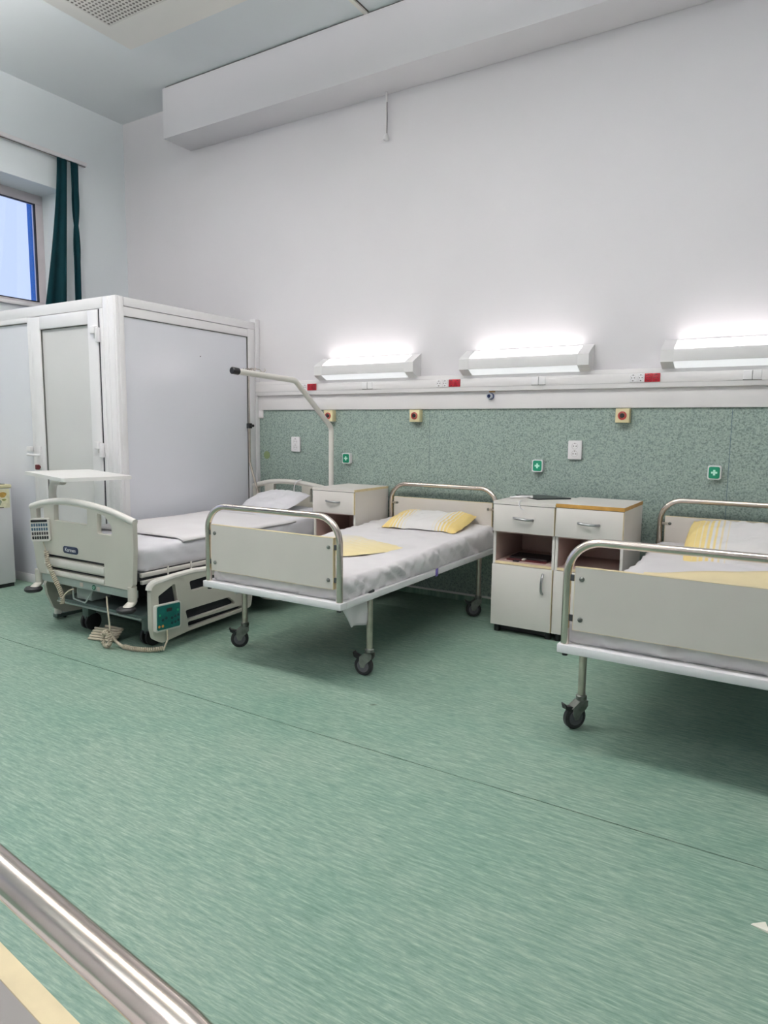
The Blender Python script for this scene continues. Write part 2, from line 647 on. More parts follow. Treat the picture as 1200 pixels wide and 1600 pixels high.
# window
win = tag(MB().box(-6.33, -6.27, WY0, WY1, WZ0, WZ0 + .08, .004).box(-6.33, -6.27, WY0, WY1, WZ1 - .085, WZ1, .004)
          .box(-6.33, -6.27, WY1 - .075, WY1, WZ0 + .08, WZ1 - .085, .004).box(-6.33, -6.27, WY0, WY0 + .075, WZ0 + .08, WZ1 - .085, .004)
          .build('window_1', 'window_frame'), 'grey framed window high in the recess of the outer wall', None, None, 'structure')
MB().box(-6.303, -6.297, WY0 + .075, WY1 - .075, WZ0 + .08, WZ1 - .085).build('pane', 'window_glass', win)
g = MB()
g.box(-6.295, -6.268, WY1 - .083, WY1 - .075, WZ0 + .08, WZ1 - .085)
g.box(-6.295, -6.268, WY0 + .075, WY1 - .075, WZ1 - .091, WZ1 - .085)
g.box(-6.295, -6.268, WY0 + .075, WY1 - .075, WZ0 + .08, WZ0 + .088)
g.build('gasket', 'slot_dark', win)
MB().box(-6.27, -5.93, WY0, WY1, WZ0 - .03, WZ0 + .002, .004).build('window_sill', 'white_plastic', win)

w2 = MB().box(-6.33, -6.27, VY0, VY1, VZ0, VZ0 + .08, .004).box(-6.33, -6.27, VY0, VY1, WZ1 - .085, WZ1, .004)
for yv in (VY0 + .0375, (VY0 + VY1) / 2, VY1 - .0375):
    w2.box(-6.33, -6.27, yv - .0375, yv + .0375, VZ0 + .08, WZ1 - .085, .004)
w2 = tag(w2.build('window_2', 'window_frame'), 'large unseen grey framed window in the outer wall facing the aisle', None, None, 'structure')
for ya, yb in ((VY0 + .075, (VY0 + VY1) / 2 - .0375), ((VY0 + VY1) / 2 + .0375, VY1 - .075)):
    MB().box(-6.303, -6.297, ya, yb, VZ0 + .08, WZ1 - .085).build('pane', 'window_glass', w2)
MB().box(-6.27, -5.93, VY0, VY1, VZ0 - .03, VZ0 + .002, .004).build('window_sill', 'white_plastic', w2)

# skirting of the vinyl turned up the wall with a pale cap
sk = tag(MB().box(-4.21, XR, 4.66, W, 0, .045).build('baseboard_back', 'green_vinyl'), 'green vinyl turned up the wall with a pale cap strip', None, None, 'structure')
MB().box(-4.21, XR, 4.655, W, .045, .058, .002).build('cap_strip', 'trunk_white', sk)

# white fascia under the trunking
fa = tag(MB().box(-4.213, XR, 4.652, W, 1.447, 1.574, .003).build('trim_1', 'trunk_white'), 'white fascia board above the speckled green cladding', None, None, 'structure')
MB().box(-4.213, -4.165, 4.655, W, 1.375, 1.448, .003).build('corner_block', 'trunk_white', fa)

# ================================================================== CABIN
CX, CYF, CZ = -4.215, 3.2, 2.208
ob_ = (-5.1, 3.2, 0)
cabin = thing('partition_cabin', ob_, 'white plastic panelled cabin built into the corner beneath the window', 'partition')
D = .06
MB().box(-4.36, CX, CYF, CYF + .07, 0, CZ, .006).build('corner_post', 'white_plastic', cabin, ob_)
mb = MB().box(-4.218, CX + .004, 3.222, 3.262, 0, CZ - .004, .003)
mb.box(-4.335, -4.30, CYF - .003, CYF + .01, 0, CZ - .004, .002)
mb.box(-4.27, -4.235, CYF - .003, CYF + .01, 0, CZ - .004, .002)
mb.build('post_rib', 'white_plastic', cabin, ob_)
MB().box(XL, -4.36, CYF, CYF + D, 2.13, CZ, .005).build('top_rail', 'white_plastic', cabin, ob_)
MB().box(CX - D, CX, 3.27, 4.62, 2.142, CZ - .003, .004).build('top_rail', 'white_plastic', cabin, ob_)
MB().box(CX - D, CX - .004, 3.27, 4.535, 2.074, 2.139, .004).build('glazing_bar', 'white_plastic', cabin, ob_)
MB().box(CX - D, CX - .001, 4.535, 4.62, 0, 2.142, .004).build('end_post', 'white_plastic', cabin, ob_)
MB().box(CX - D, CX + .004, 4.625, W, 0, 2.235, .004).build('wall_post', 'white_plastic', cabin, ob_)
MB().box(CX - D, CX, 3.27, 4.535, 0, .14, .004).build('bottom_rail', 'white_plastic', cabin, ob_)
MB().box(CX - .03, CX - .014, 3.265, 4.54, .135, 2.08).build('side_panel', 'pvc_panel', cabin, ob_)
mb = MB()
mb.box(CX - .0142, CX - .006, 3.271, 4.534, 2.0685, 2.0735)
mb.box(CX - .0142, CX - .006, 4.529, 4.5345, .14, 2.074)
mb.build('gasket', 'shadow_gap', cabin, ob_)
MB().box(CX - .0142, CX - .0130, 3.99, 4.0, 1.853, 1.861).build('scuff', 'shadow_gap', cabin, ob_)
# front: mullion, left panel, baseboard
MB().box(-5.297, -5.246, CYF, CYF + D, 0, 2.13, .004).build('mullion', 'white_plastic', cabin, ob_)
MB().box(XL, -5.297, CYF + .02, CYF + .035, .06, 2.135).build('front_panel', 'pvc_panel', cabin, ob_)
MB().box(XL, -5.297, CYF, CYF + D, 2.092, 2.132, .004).build('glazing_bar', 'white_plastic', cabin, ob_)
MB().box(XL, -5.297, CYF + .012, CYF + .0195, 2.087, 2.0918).build('gasket', 'shadow_gap', cabin, ob_)
MB().box(XL, -4.36, CYF - .012, CYF - .001, 0, .072, .003).build('skirting', 'white_plastic', cabin, ob_)
# door
door = MB()
dx0, dx1, dz0, dz1 = -5.243, -4.412, .08, 2.124
door.box(dx0, dx0 + .122, CYF - .008, CYF + .045, dz0, dz1, .004)
door.box(dx1 - .115, dx1, CYF - .008, CYF + .045, dz0, dz1, .004)
door.box(dx0 + .122, dx1 - .115, CYF - .008, CYF + .045, 2.026, dz1, .004)
door.box(dx0 + .122, dx1 - .115, CYF - .008, CYF + .045, dz0, .2, .004)
door = door.build('door', 'white_plastic', cabin, ob_)
MB().box(dx0 + .118, dx1 - .11, CYF + .012, CYF + .026, .19, 2.03).build('door_panel', 'pvc_grey', door, ob_)
g = MB()
g.box(dx0 + .122, dx1 - .115, CYF + .002, CYF + .0115, 2.021, 2.026)
g.box(dx0 + .122, dx0 + .127, CYF + .002, CYF + .0115, .2, 2.026)
g.build('gasket', 'shadow_gap', door, ob_)
MB().box(dx1 + .002, dx1 + .010, CYF - .002, CYF + .03, dz0, dz1).build('door_gap', 'slot_dark', cabin, ob_)
MB().box(dx1 + .010, -4.36, CYF, CYF + D, 0, 2.13, .004).build('door_jamb', 'white_plastic', cabin, ob_)
for z in (1.95, 1.125, .3):
    h = MB()
    h.box(dx1 - .055, dx1 - .002, CYF - .04, CYF - .008, z + .0, z + .055, .006)
    h.box(dx1 - .012, dx1 + .022, CYF - .028, CYF - .002, z - .06, z + .045, .006)
    h.build('hinge', 'white_plastic', door, ob_)
    MB().box(dx1 - .042, dx1 - .015, CYF - .012, CYF - .0082, z - .03, z - .002).build('hinge_plate', 'socket_grey', door, ob_)
h = MB()
h.box(-5.335, -5.285, CYF - .035, CYF - .001, 1.085, 1.125, .006)
h.box(-5.21, -5.165, CYF - .018, CYF - .008, .93, 1.13, .004)
h.tube(fillet([(-5.187, CYF - .012, 1.06), (-5.187, CYF - .06, 1.06), (-5.28, CYF - .06, 1.062)], .018), .010, 10)
h.build('door_handle', 'white_plastic', door, ob_)
k = MB()
k.cyl((-5.187, CYF - .018, .965), (-5.187, CYF - .03, .965), .012, 12)
k.box(-5.205, -5.165, CYF - .05, CYF - .03, .945, .985, .006)
k.build('key', 'maroon_card', door, ob_)

# ================================================================== CURTAIN on the outer wall
rail = thing('curtain_rail', (-5.93, 3.0, 3.67), 'white ceiling-high curtain rail above the window recess', 'curtain rail')
o_ = (-5.93, 3.0, 3.67)
MB().box(XL, -5.90, 1.7, 4.225, 3.678, 3.712, .004).build('rail_body', 'white_plastic', rail, o_)
MB().box(-5.925, -5.915, 1.7, 4.22, 3.674, 3.679).build('rail_slot', 'shadow_gap', rail, o_)


def curtain_strip(name, label, ytop, ybot, zb, amp, twist, seed):
    def fn(u, v):
        # u down, v across
        z = 3.672 + (zb - 3.672) * u
        s = u ** 1.4
        y0 = ytop[0] + (ybot[0] - ytop[0]) * s
        y1 = ytop[1] + (ybot[1] - ytop[1]) * u
        a = twist * max(0.0, 1 - abs(u - .40) / .22)
        c = (y0 + y1) / 2
        hw = (y1 - y0) / 2 * math.cos(a)
        y = c + hw * (2 * v - 1)
        x = -5.905 + .012 * math.sin(v * 3 * PI + seed) * (0.4 + u) + math.sin(a) * (y1 - y0) / 2 * (2 * v - 1) * .6
        return Vector((x, y, z))
    mb = MB().grid(fn, 40, 14)
    o = mb.build(name, 'curtain_green', None, (-5.905, (ytop[0] + ytop[1]) / 2, zb))
    sm = o.modifiers.new('cloth_thickness', 'SOLIDIFY')
    sm.thickness = .004
    return tag(o, label, 'curtain')


curtain_strip('curtain', 'dark green curtain strip widening downwards beside the window recess', (3.925, 4.02), (3.74, 3.95), 2.3, .01, 0, 0)
curtain_strip('curtain', 'narrow dark green curtain strip twisted halfway down at the end of its rail', (4.055, 4.135), (4.035, 4.118), 2.3, .01, 1.25, 1.2)

# ================================================================== CEILING GRILLE, hanging sensor
gr = thing('ceiling_grille', (-4.15, 3.1, 4.12), 'square perforated metal grille set in the dropped ceiling', 'grille')
o_ = (-4.15, 3.1, 4.12)
MB().box(-4.455, -3.84, 2.80, 3.42, 4.112, 4.1195, .002).build('plate', 'grille_paint', gr, o_)
mb = MB()
for i in range(19):
    for j in range(19):
        cx, cy = -4.43 + i * .0315, 2.825 + j * .0315
        mb.cyl((cx, cy, 4.1118), (cx, cy, 4.1105), .0095, 8)
tag(mb.build('perforations', 'hole_dark', gr, o_), kind='stuff')
hs = thing('ceiling_sensor_rod', (-2.895, 4.645, 3.45), 'thin white rod hanging under the ceiling beam', 'sensor')
o_ = (-2.895, 4.645, 3.45)
MB().cyl((-2.895, 4.645, 3.795), (-2.895, 4.645, 3.49), .0085, 12).build('rod', 'trunk_white', hs, o_)
MB().rings([((-2.895, 4.645, 3.50), .0001), ((-2.895, 4.645, 3.50), .011), ((-2.895, 4.645, 3.475), .022), ((-2.895, 4.645, 3.46), .020), ((-2.895, 4.645, 3.452), .0001)], (0, 0, -1), 16).build('sensor_bell', 'white_plastic', hs, o_)
MB().tube([(-2.884, 4.636, 3.72), (-2.880, 4.634, 3.6), (-2.883, 4.636, 3.50)], .003, 6).build('wire', 'socket_pin', hs, o_)

# ================================================================== TRUNKING with sockets
tr = thing('cable_trunking', (-1.0, W, 1.57), 'white service trunking with sockets running along the bed-head wall', 'trunking')
o_ = (-1.0, W, 1.57)
mb = MB().box(-4.213, XR, 4.622, W, 1.572, 1.692, .004)
mb.build('trunk_body', 'trunk_white', tr, o_)
MB().box(-4.213, XR, 4.6195, 4.625, 1.604, 1.664, .0015).build('trunk_cover', 'trunk_white', tr, o_)
mb = MB().box(-4.213, XR, 4.621, 4.6225, 1.6015, 1.604).box(-4.213, XR, 4.621, 4.6225, 1.664, 1.666)
mb.build('cover_joint', 'socket_grey', tr, o_)


def socket(x, z, red, parent, o_, y=4.6195, w_=.046, h_=.054):
    s = MB().box(x - w_ / 2, x + w_ / 2, y - .005, y + .004, z - h_ / 2, z + h_ / 2, .002)
    s = s.build('red_socket' if red else 'white_socket', 'socket_red' if red else 'white_plastic', parent, o_)
    f = MB().rings([((x, y - .0052, z), .0185), ((x, y - .0052, z), .0165), ((x, y - .0040, z), .0160), ((x, y - .0040, z), .0001)], (0, 1, 0), 18)
    f.build('socket_well', 'socket_red_dark' if red else 'socket_grey', s, o_)
    p = MB()
    for dx in (-.0085, .0085):
        p.cyl((x + dx, y - .0060, z), (x + dx, y - .0035, z), .0034, 8)
    for dz in (-.0175, .0175):
        p.box(x - .003, x + .003, y - .0065, y - .0045, z + dz - .003, z + dz + .003)
    p.build('contacts', 'button_dark' if red else 'socket_pin', s, o_)


ZS = 1.634
for x0, whites in ((-3.584, (-3.705, -3.655)), (-2.2635, (-2.392, -2.341)), (-.8835, (-1.0, -.953))):
    for wx in whites:
        socket(wx, ZS, False, tr, o_)
    for dx in (-.0235, .0235):
        socket(x0 + dx, ZS, True, tr, o_)
for x in (-3.03, -1.625, -.325):
    for dx in (-.0245, .0245):
        sw = MB().box(x + dx - .0235, x + dx + .0235, 4.6135, 4.622, ZS - .027, ZS + .027, .003)
        sw = sw.build('blank_plate', 'white_plastic', tr, o_)
    MB().box(x - .0495, x + .0495, 4.617, 4.6215, ZS - .0295, ZS - .0262).build('plate_gap', 'shadow_gap', tr, o_)
    MB().box(x - .001, x + .001, 4.6145, 4.6215, ZS - .027, ZS + .027).build('plate_gap', 'shadow_gap', tr, o_)

# gas valve under the trunking
vv = thing('gas_valve', (-1.985, 4.65, 1.535), 'small blue medical gas valve under the white trunking', 'valve')
o_ = (-1.985, 4.65, 1.535)
MB().cyl((-1.985, 4.652, 1.535), (-1.985, 4.632, 1.535), .025, 20, bev=.004).build('valve_base', 'valve_blue', vv, o_)
MB().rings([((-1.985, 4.633, 1.535), .021), ((-1.985, 4.608, 1.535), .021), ((-1.985, 4.606, 1.535), .019), ((-1.985, 4.606, 1.535), .014), ((-1.985, 4.612, 1.535), .013)], (0, -1, 0), 20).build('valve_ring', 'valve_silver', vv, o_)
MB().cyl((-1.985, 4.63, 1.535), (-1.985, 4.604, 1.535), .0125, 16, bev=.003).build('valve_button', 'navy', vv, o_)
MB().box(-2.0, -1.955, 4.645, 4.652, 1.564, 1.572, .001).build('name_plate', 'edge_ochre', vv, o_)

# ================================================================== WALL LAMPS
def make_lamp(xc, label):
    o_ = (xc, W, 1.65)
    t = thing('wall_lamp', o_, label, 'lamp', 'wall lamps above the bed heads')
    hw = .465
    # profile (depth from wall, z): top back, front band, lower lip
    P_ = [(.0, 1.868), (.105, 1.812), (.130, 1.795), (.130, 1.722), (.0, 1.655)]

    def face(mb, x0, x1, a, b, inset=0.0):
        (d0, z0), (d1, z1) = a, b
        mb.add([(x0, W - d0, z0), (x1, W - d0, z0), (x1, W - d1, z1), (x0, W - d1, z1)], [[0, 1, 2, 3]])
    # metal body as a prism with end caps
    n = len(P_)
    for s, (xa, xb) in enumerate(((xc - hw, xc - hw + .075), (xc + hw - .075, xc + hw))):
        vs_ = [(xa, W - d, z) for d, z in P_] + [(xb, W - d, z) for d, z in P_]
        fs = [list(range(n))[::-1], list(range(n, 2 * n))] + [[i, (i + 1) % n, (i + 1) % n + n, i + n] for i in range(n)]
        MB().add(vs_, fs).build('end_cap', 'lamp_housing', t, o_, recalc=True)
    band = MB().box(xc - hw + .075, xc + hw - .075, W - .130, W - .104, 1.722, 1.797, .002)
    band.box(xc - hw + .075, xc + hw - .075, W - .012, W, 1.662, 1.86)
    band.build('front_band', 'lamp_housing', t, o_)
    # emissive diffusers as slim slabs
    def slab(a, b, th, nx, nz):
        (d0, z0), (d1, z1) = a, b
        q = []
        for off in (0, th):
            q += [(xc - hw + .0752, W - d0 + nx * off, z0 + nz * off), (xc + hw - .0752, W - d0 + nx * off, z0 + nz * off),
                  (xc + hw - .0752, W - d1 + nx * off, z1 + nz * off), (xc - hw + .0752, W - d1 + nx * off, z1 + nz * off)]
        return MB().add(q, [[0, 1, 2, 3], [7, 6, 5, 4], [0, 4, 5, 1], [1, 5, 6, 2], [2, 6, 7, 3], [3, 7, 4, 0]])
    slab((.012, 1.8605), (.1045, 1.811), .004, .4, -.9).build('upper_diffuser', 'lamp_up', t, o_, recalc=True)
    slab((.128, 1.7225), (.012, 1.663), .004, .4, .9).build('lower_diffuser', 'lamp_down', t, o_, recalc=True)
    MB().box(xc - hw + .01, xc + hw - .01, W - .02, W, 1.648, 1.656).build('lower_lip', 'shadow_gap', t, o_)
    return t


make_lamp(-3.045, 'lit white wall lamp above the electric bed and the single bedside cabinet')
make_lamp(-1.735, 'lit white wall lamp above the pair of joined bedside cabinets and gas valve')
make_lamp(-.365, 'lit white wall lamp beyond the paired cabinets, above the next bed')

# unseen pendants for the implied overhead light; glowing sides and upper diffuser added
for x, y, spot in ((-4.7, 1.85, 'the aisle before the white cabin'), (-2.5, 1.85, 'the aisle before the electric bed'),
                   (-.3, 1.85, 'the aisle before the bed beyond the paired cabinets'),
                   (-2.5, -1.1, 'the opposite row of beds, added to brighten the foreground')):  # back-row pendant added to light the foreground
    zt = 3.86
    zc_ = 4.12 if -4.595 < x < -2.35 and .6 < y < 3.7 else ZC
    o_ = (x, y, zt)
    t = thing('ceiling_light', o_, 'long unseen pendant ceiling light over ' + spot, 'lamp', 'pendant ceiling lights')
    hb = MB()
    for a, b, c, d in ((-.62, .62, -.13, -.12), (-.62, .62, .12, .13), (-.62, -.61, -.12, .12), (.61, .62, -.12, .12)):
        hb.box(x + a, x + b, y + c, y + d, zt - .06, zt)
    hb.build('added_glow_sides', 'ceil_side', t, o_)
    for dx in (-.5, .5):
        MB().cyl((x + dx, y, zt - .02), (x + dx, y, zc_), .004, 8).build('hanger', 'chrome_dull', t, o_)
    MB().box(x - .61, x + .61, y - .12, y + .12, zt - .056, zt - .050).build('lower_diffuser', 'ceil_tube', t, o_)
    MB().box(x - .61, x + .61, y - .12, y + .12, zt - .012, zt - .006).build('upper_diffuser', 'ceil_up', t, o_)

# ================================================================== SMALL WALL ITEMS
def call_box(x, label):
    o_ = (x, 4.668, 1.35)
    t = thing('call_box', o_, label, 'call box', 'cream call boxes on the cladding')
    z = 1.396
    MB().box(x - .044, x + .044, 4.615, 4.668, z - .046, z + .046, .004).build('case', 'cream_plastic', t, o_)
    MB().rings([((x, 4.6155, z), .028), ((x, 4.609, z), .027), ((x, 4.607, z), .020), ((x, 4.611, z), .018), ((x, 4.6145, z), .016)], (0, -1, 0), 24).build('knob_ring', 'knob_red', t, o_)
    MB().cyl((x, 4.615, z), (x, 4.604, z), .0145, 16, bev=.003).build('knob', 'black_plastic', t, o_)


call_box(-3.415, 'cream call box with red ring beside the lifting pole of the electric bed')
call_box(-2.597, 'cream call box with red ring above the steel headboard beside the single cabinet')
call_box(-1.055, 'cream call box with red ring above the cabinet with the ochre edge')


def cross_box(x, label):
    o_ = (x, 4.668, 1.01)
    t = thing('call_button', o_, label, 'button', 'green cross call buttons')
    z = 1.05
    mk = lambda u, v, q, y0: Vector((x + u, y0 - q, z + v))
    MB().plate(round_rect(-.038, .038, -.043, .043, .012), [], lambda u, v, q: mk(u, v, q, 4.668), .034).build('case', 'white_plastic', t, o_, recalc=True)
    MB().plate(round_rect(-.031, .031, -.036, .036, .011), [], lambda u, v, q: mk(u, v, q, 4.634), .003).build('face', 'cross_green', t, o_, recalc=True)
    MB().box(x - .006, x + .006, 4.629, 4.6312, z - .017, z + .017).box(x - .017, x - .006, 4.629, 4.6312, z - .006, z + .006).box(x + .006, x + .017, 4.629, 4.6312, z - .006, z + .006).build('cross', 'cross_white', t, o_)


cross_box(-3.245, 'green call button with white cross beside the lifting pole of the electric bed')
cross_box(-1.617, 'green call button with white cross above the cabinet with the black folder')
cross_box(-.495, 'green call button with white cross above the curved tube headboard, beside the panel seam')


def outlet(x, z, label):
    o_ = (x, 4.668, z - .064)
    t = thing('wall_outlet', o_, label, 'outlet', 'double outlets on the cladding')
    MB().box(x - .047, x + .047, 4.648, 4.668, z - .064, z + .064, .006).build('plate', 'white_plastic', t, o_)
    for dz in (.026, -.026):
        MB().rings([((x, 4.6478, z + dz), .022), ((x, 4.6470, z + dz), .020), ((x, 4.6482, z + dz), .019), ((x, 4.6482, z + dz), .0001)], (0, 1, 0), 18).build('socket_well', 'socket_grey', t, o_)
        p = MB()
        for dx in (-.0095, .0095):
            p.cyl((x + dx, 4.6465, z + dz), (x + dx, 4.649, z + dz), .0035, 8)
        p.box(x - .003, x + .003, 4.6462, 4.648, z + dz + .016, z + dz + .022)
        p.build('contacts', 'socket_pin', t, o_)


outlet(-3.79, 1.154, 'white double outlet on green cladding above the electric bed headboard')
outlet(-1.364, 1.166, 'white double outlet on green cladding above the paired bedside cabinets')
tag(MB().cyl((-4.131, 4.668, 1.05), (-4.131, 4.6665, 1.05), .035, 24).build('wall_sticker', 'olive_mark', None, (-4.131, 4.668, 1.015)),
    'faded olive round sticker on green cladding beside the cabin', 'sticker')

# ================================================================== STEEL HOSPITAL BEDS
def caster(parent, x, y, ang, top):
    """swivel caster: fork part with wheel and brake sub-parts; trails towards ang"""
    d = Vector((math.cos(ang), math.sin(ang), 0))
    s = Vector((-d.y, d.x, 0))
    R_ = .052
    hub = Vector((x, y, 0)) + d * .032 + Vector((0, 0, R_))
    stem = Vector((x, y, 0))
    f = MB()
    f.cyl(stem + Vector((0, 0, top - .012)), stem + Vector((0, 0, top + .012)), .024, 16, bev=.004)
    prof = [(-.022, top - .012), (.020, top - .012), (.050, top - .036), (.052, R_ + .018), (.042, R_ - .008), (.024, R_ - .008), (.010, R_ + .018), (-.012, R_ + .036), (-.022, R_ + .05)]
    for sg in (-1, 1):
        f.plate(prof, [], lambda u, v, q, sg=sg: stem + d * u + s * (sg * .0165 + (q if sg > 0 else -q)) + Vector((0, 0, v)), .004)
    # bridge over the wheel
    f.grid(lambda u, v: stem + d * (-.022 + .080 * u) + s * (-.0205 + .041 * v) + Vector((0, 0, (top - .012) - max(0, u - .5) * .060)), 6, 2)
    f = f.build('caster', 'caster_steel', parent, recalc=True)
    wv = MB()
    ax = s
    wv.rings([(hub - ax * .013, .0001), (hub - ax * .013, R_ - .014), (hub - ax * .014, R_ - .008), (hub - ax * .009, R_), (hub + ax * .009, R_), (hub + ax * .014, R_ - .008), (hub + ax * .013, R_ - .014), (hub + ax * .013, .0001)], ax, 28)
    wv.build('wheel', 'rubber_black', f)
    MB().rings([(hub - ax * .0142, .0001), (hub - ax * .0142, R_ - .018), (hub + ax * .0142, R_ - .018), (hub + ax * .0142, .0001)], ax, 24).build('wheel_disc', 'wheel_grey', f)
    b = MB()
    b0 = stem + d * .060 + Vector((0, 0, top - .030))
    pts = [(-.012, -.006), (.020, .002), (.030, .014), (.033, .010), (.026, -.012), (.006, -.022), (-.012, -.020)]
    b.plate(pts, [], lambda u, v, q: b0 + d * u + s * (q - .014) + Vector((0, 0, v)), .028)
    b.build('brake_lever', 'black_plastic', f, recalc=True)
    return f


def make_bed(loc, rz, label, angs):
    t = thing('hospital_bed', loc, label, 'bed', 'white steel hospital beds with tube ends', rz)
    hx, hy = .467, 1.0
    f = MB()
    f.box(-hx, hx, -hy, -hy + .055, .420, .455, .004)
    f.box(-hx, hx, hy - .055, hy, .420, .455, .004)
    f.box(-hx, -hx + .045, -hy + .055, hy - .055, .420, .455, .004)
    f.box(hx - .045, hx, -hy + .055, hy - .055, .420, .455, .004)
    f.build('frame', 'bed_paint', t)
    for k in range(13):
        y = -.86 + k * .143
        MB().box(-hx + .045, hx - .045, y - .03, y + .03, .438, .446).build('deck_slat', 'dark_steel', t)
    for k, (sx, sy) in enumerate(((-1, -.70), (1, -.70), (-1, .69), (1, .69))):
        x, y = sx * .440, sy
        MB().cyl((x, y, .145), (x, y, .422), .0165, 18).build('leg', 'chrome_dull', t)
        caster(t, x, y, angs[k], .138)
    for sgn, y in ((-1, -.975), (1, .965)):
        path = fillet([(-.4425, y, .44), (-.4425, y, .872), (.4425, y, .872), (.4425, y, .44)], .13, 14)
        MB().tube(path, .0165, 20).build('foot_bow' if sgn < 0 else 'head_bow', 'chrome', t)
        pn = MB().box(-.410, .410, y - .0105, y + .0105, .518, .769)
        pn = pn.build('footboard' if sgn < 0 else 'headboard', 'laminate_bed', t)
        e = MB()
        e.box(.410, .4118, y - .0107, y + .0107, .5165, .7708)
        e.box(-.4118, -.410, y - .0107, y + .0107, .5165, .7708)
        e.box(-.410, .410, y - .0107, y + .0107, .769, .7708)
        e.box(-.410, .410, y - .0107, y + .0107, .5165, .518)
        e.build('edge_band', 'edge_yellow', pn)
        for sx in (-1, 1):
            for z in (.562, .724):
                MB().box(min(sx * .4118, sx * .436), max(sx * .4118, sx * .436), y - .006, y + .006, z - .012, z + .012).build('bracket', 'dark_steel', t)
                bo = MB()
                for q in (-1, 1):
                    bo.rings([((sx * .383, y + q * .0105, z), .0105), ((sx * .383, y + q * .0145, z), .0095), ((sx * .383, y + q * .018, z), .005), ((sx * .383, y + q * .0185, z), .0001)], (0, q, 0), 14)
                bo.build('bolt', 'caster_steel', t, recalc=True)
                if sgn > 0:
                    MB().box(min(sx * .374, sx * .43), max(sx * .374, sx * .43), y - .0145, y - .0107, z - .009, z + .009).build('strap', 'chrome_dull', t)
    # rubber plugs below the bow posts
    for sx in (-1, 1):
        MB().cyl((sx * .44, -.975, .421), (sx * .44, -.975, .407), .011, 12).build('plug', 'rubber_black', t)
    return t


bed1 = make_bed((-2.337, 3.63, 0), 0, 'white steel bed with tube ends between the electric bed and the paired cabinets', [math.radians(a) for a in (222, 186, 80, 215)])
bed2 = make_bed((-.338, 3.615, 0), 0, 'white steel bed with tube ends beyond the paired cabinets, under the far wall lamp', [math.radians(a) for a in (232, 250, 100, 80)])
fga = PI - math.atan2(.028, .273)
dirx = Vector((math.cos(fga - PI), math.sin(fga - PI), 0))
outw = Vector((-dirx.y, dirx.x, 0))
bowmid = Vector((-.495, .3147, 0)) + dirx * (.265 - .4425)
fc = bowmid - outw * .975
bed3 = make_bed((fc.x, fc.y, 0), fga, 'steel bed across the aisle, showing only its shiny tube end and yellow board edge', [math.radians(a) for a in (40, 100, 80, 215)])

MB().box(.445, .464, -.735, -.69, .455, .468, .003).build('clip', 'dark_steel', bed1)
# label under bed 1 edge: small clip and purple tag
tag(MB().box(-1.8685, -1.8665, 3.612, 3.644, .415, .462, .0005).build('bed_tag', 'purple_tag', None, (-1.8675, 3.63, .415)), 'small purple tag hanging on the white bed frame', 'tag')


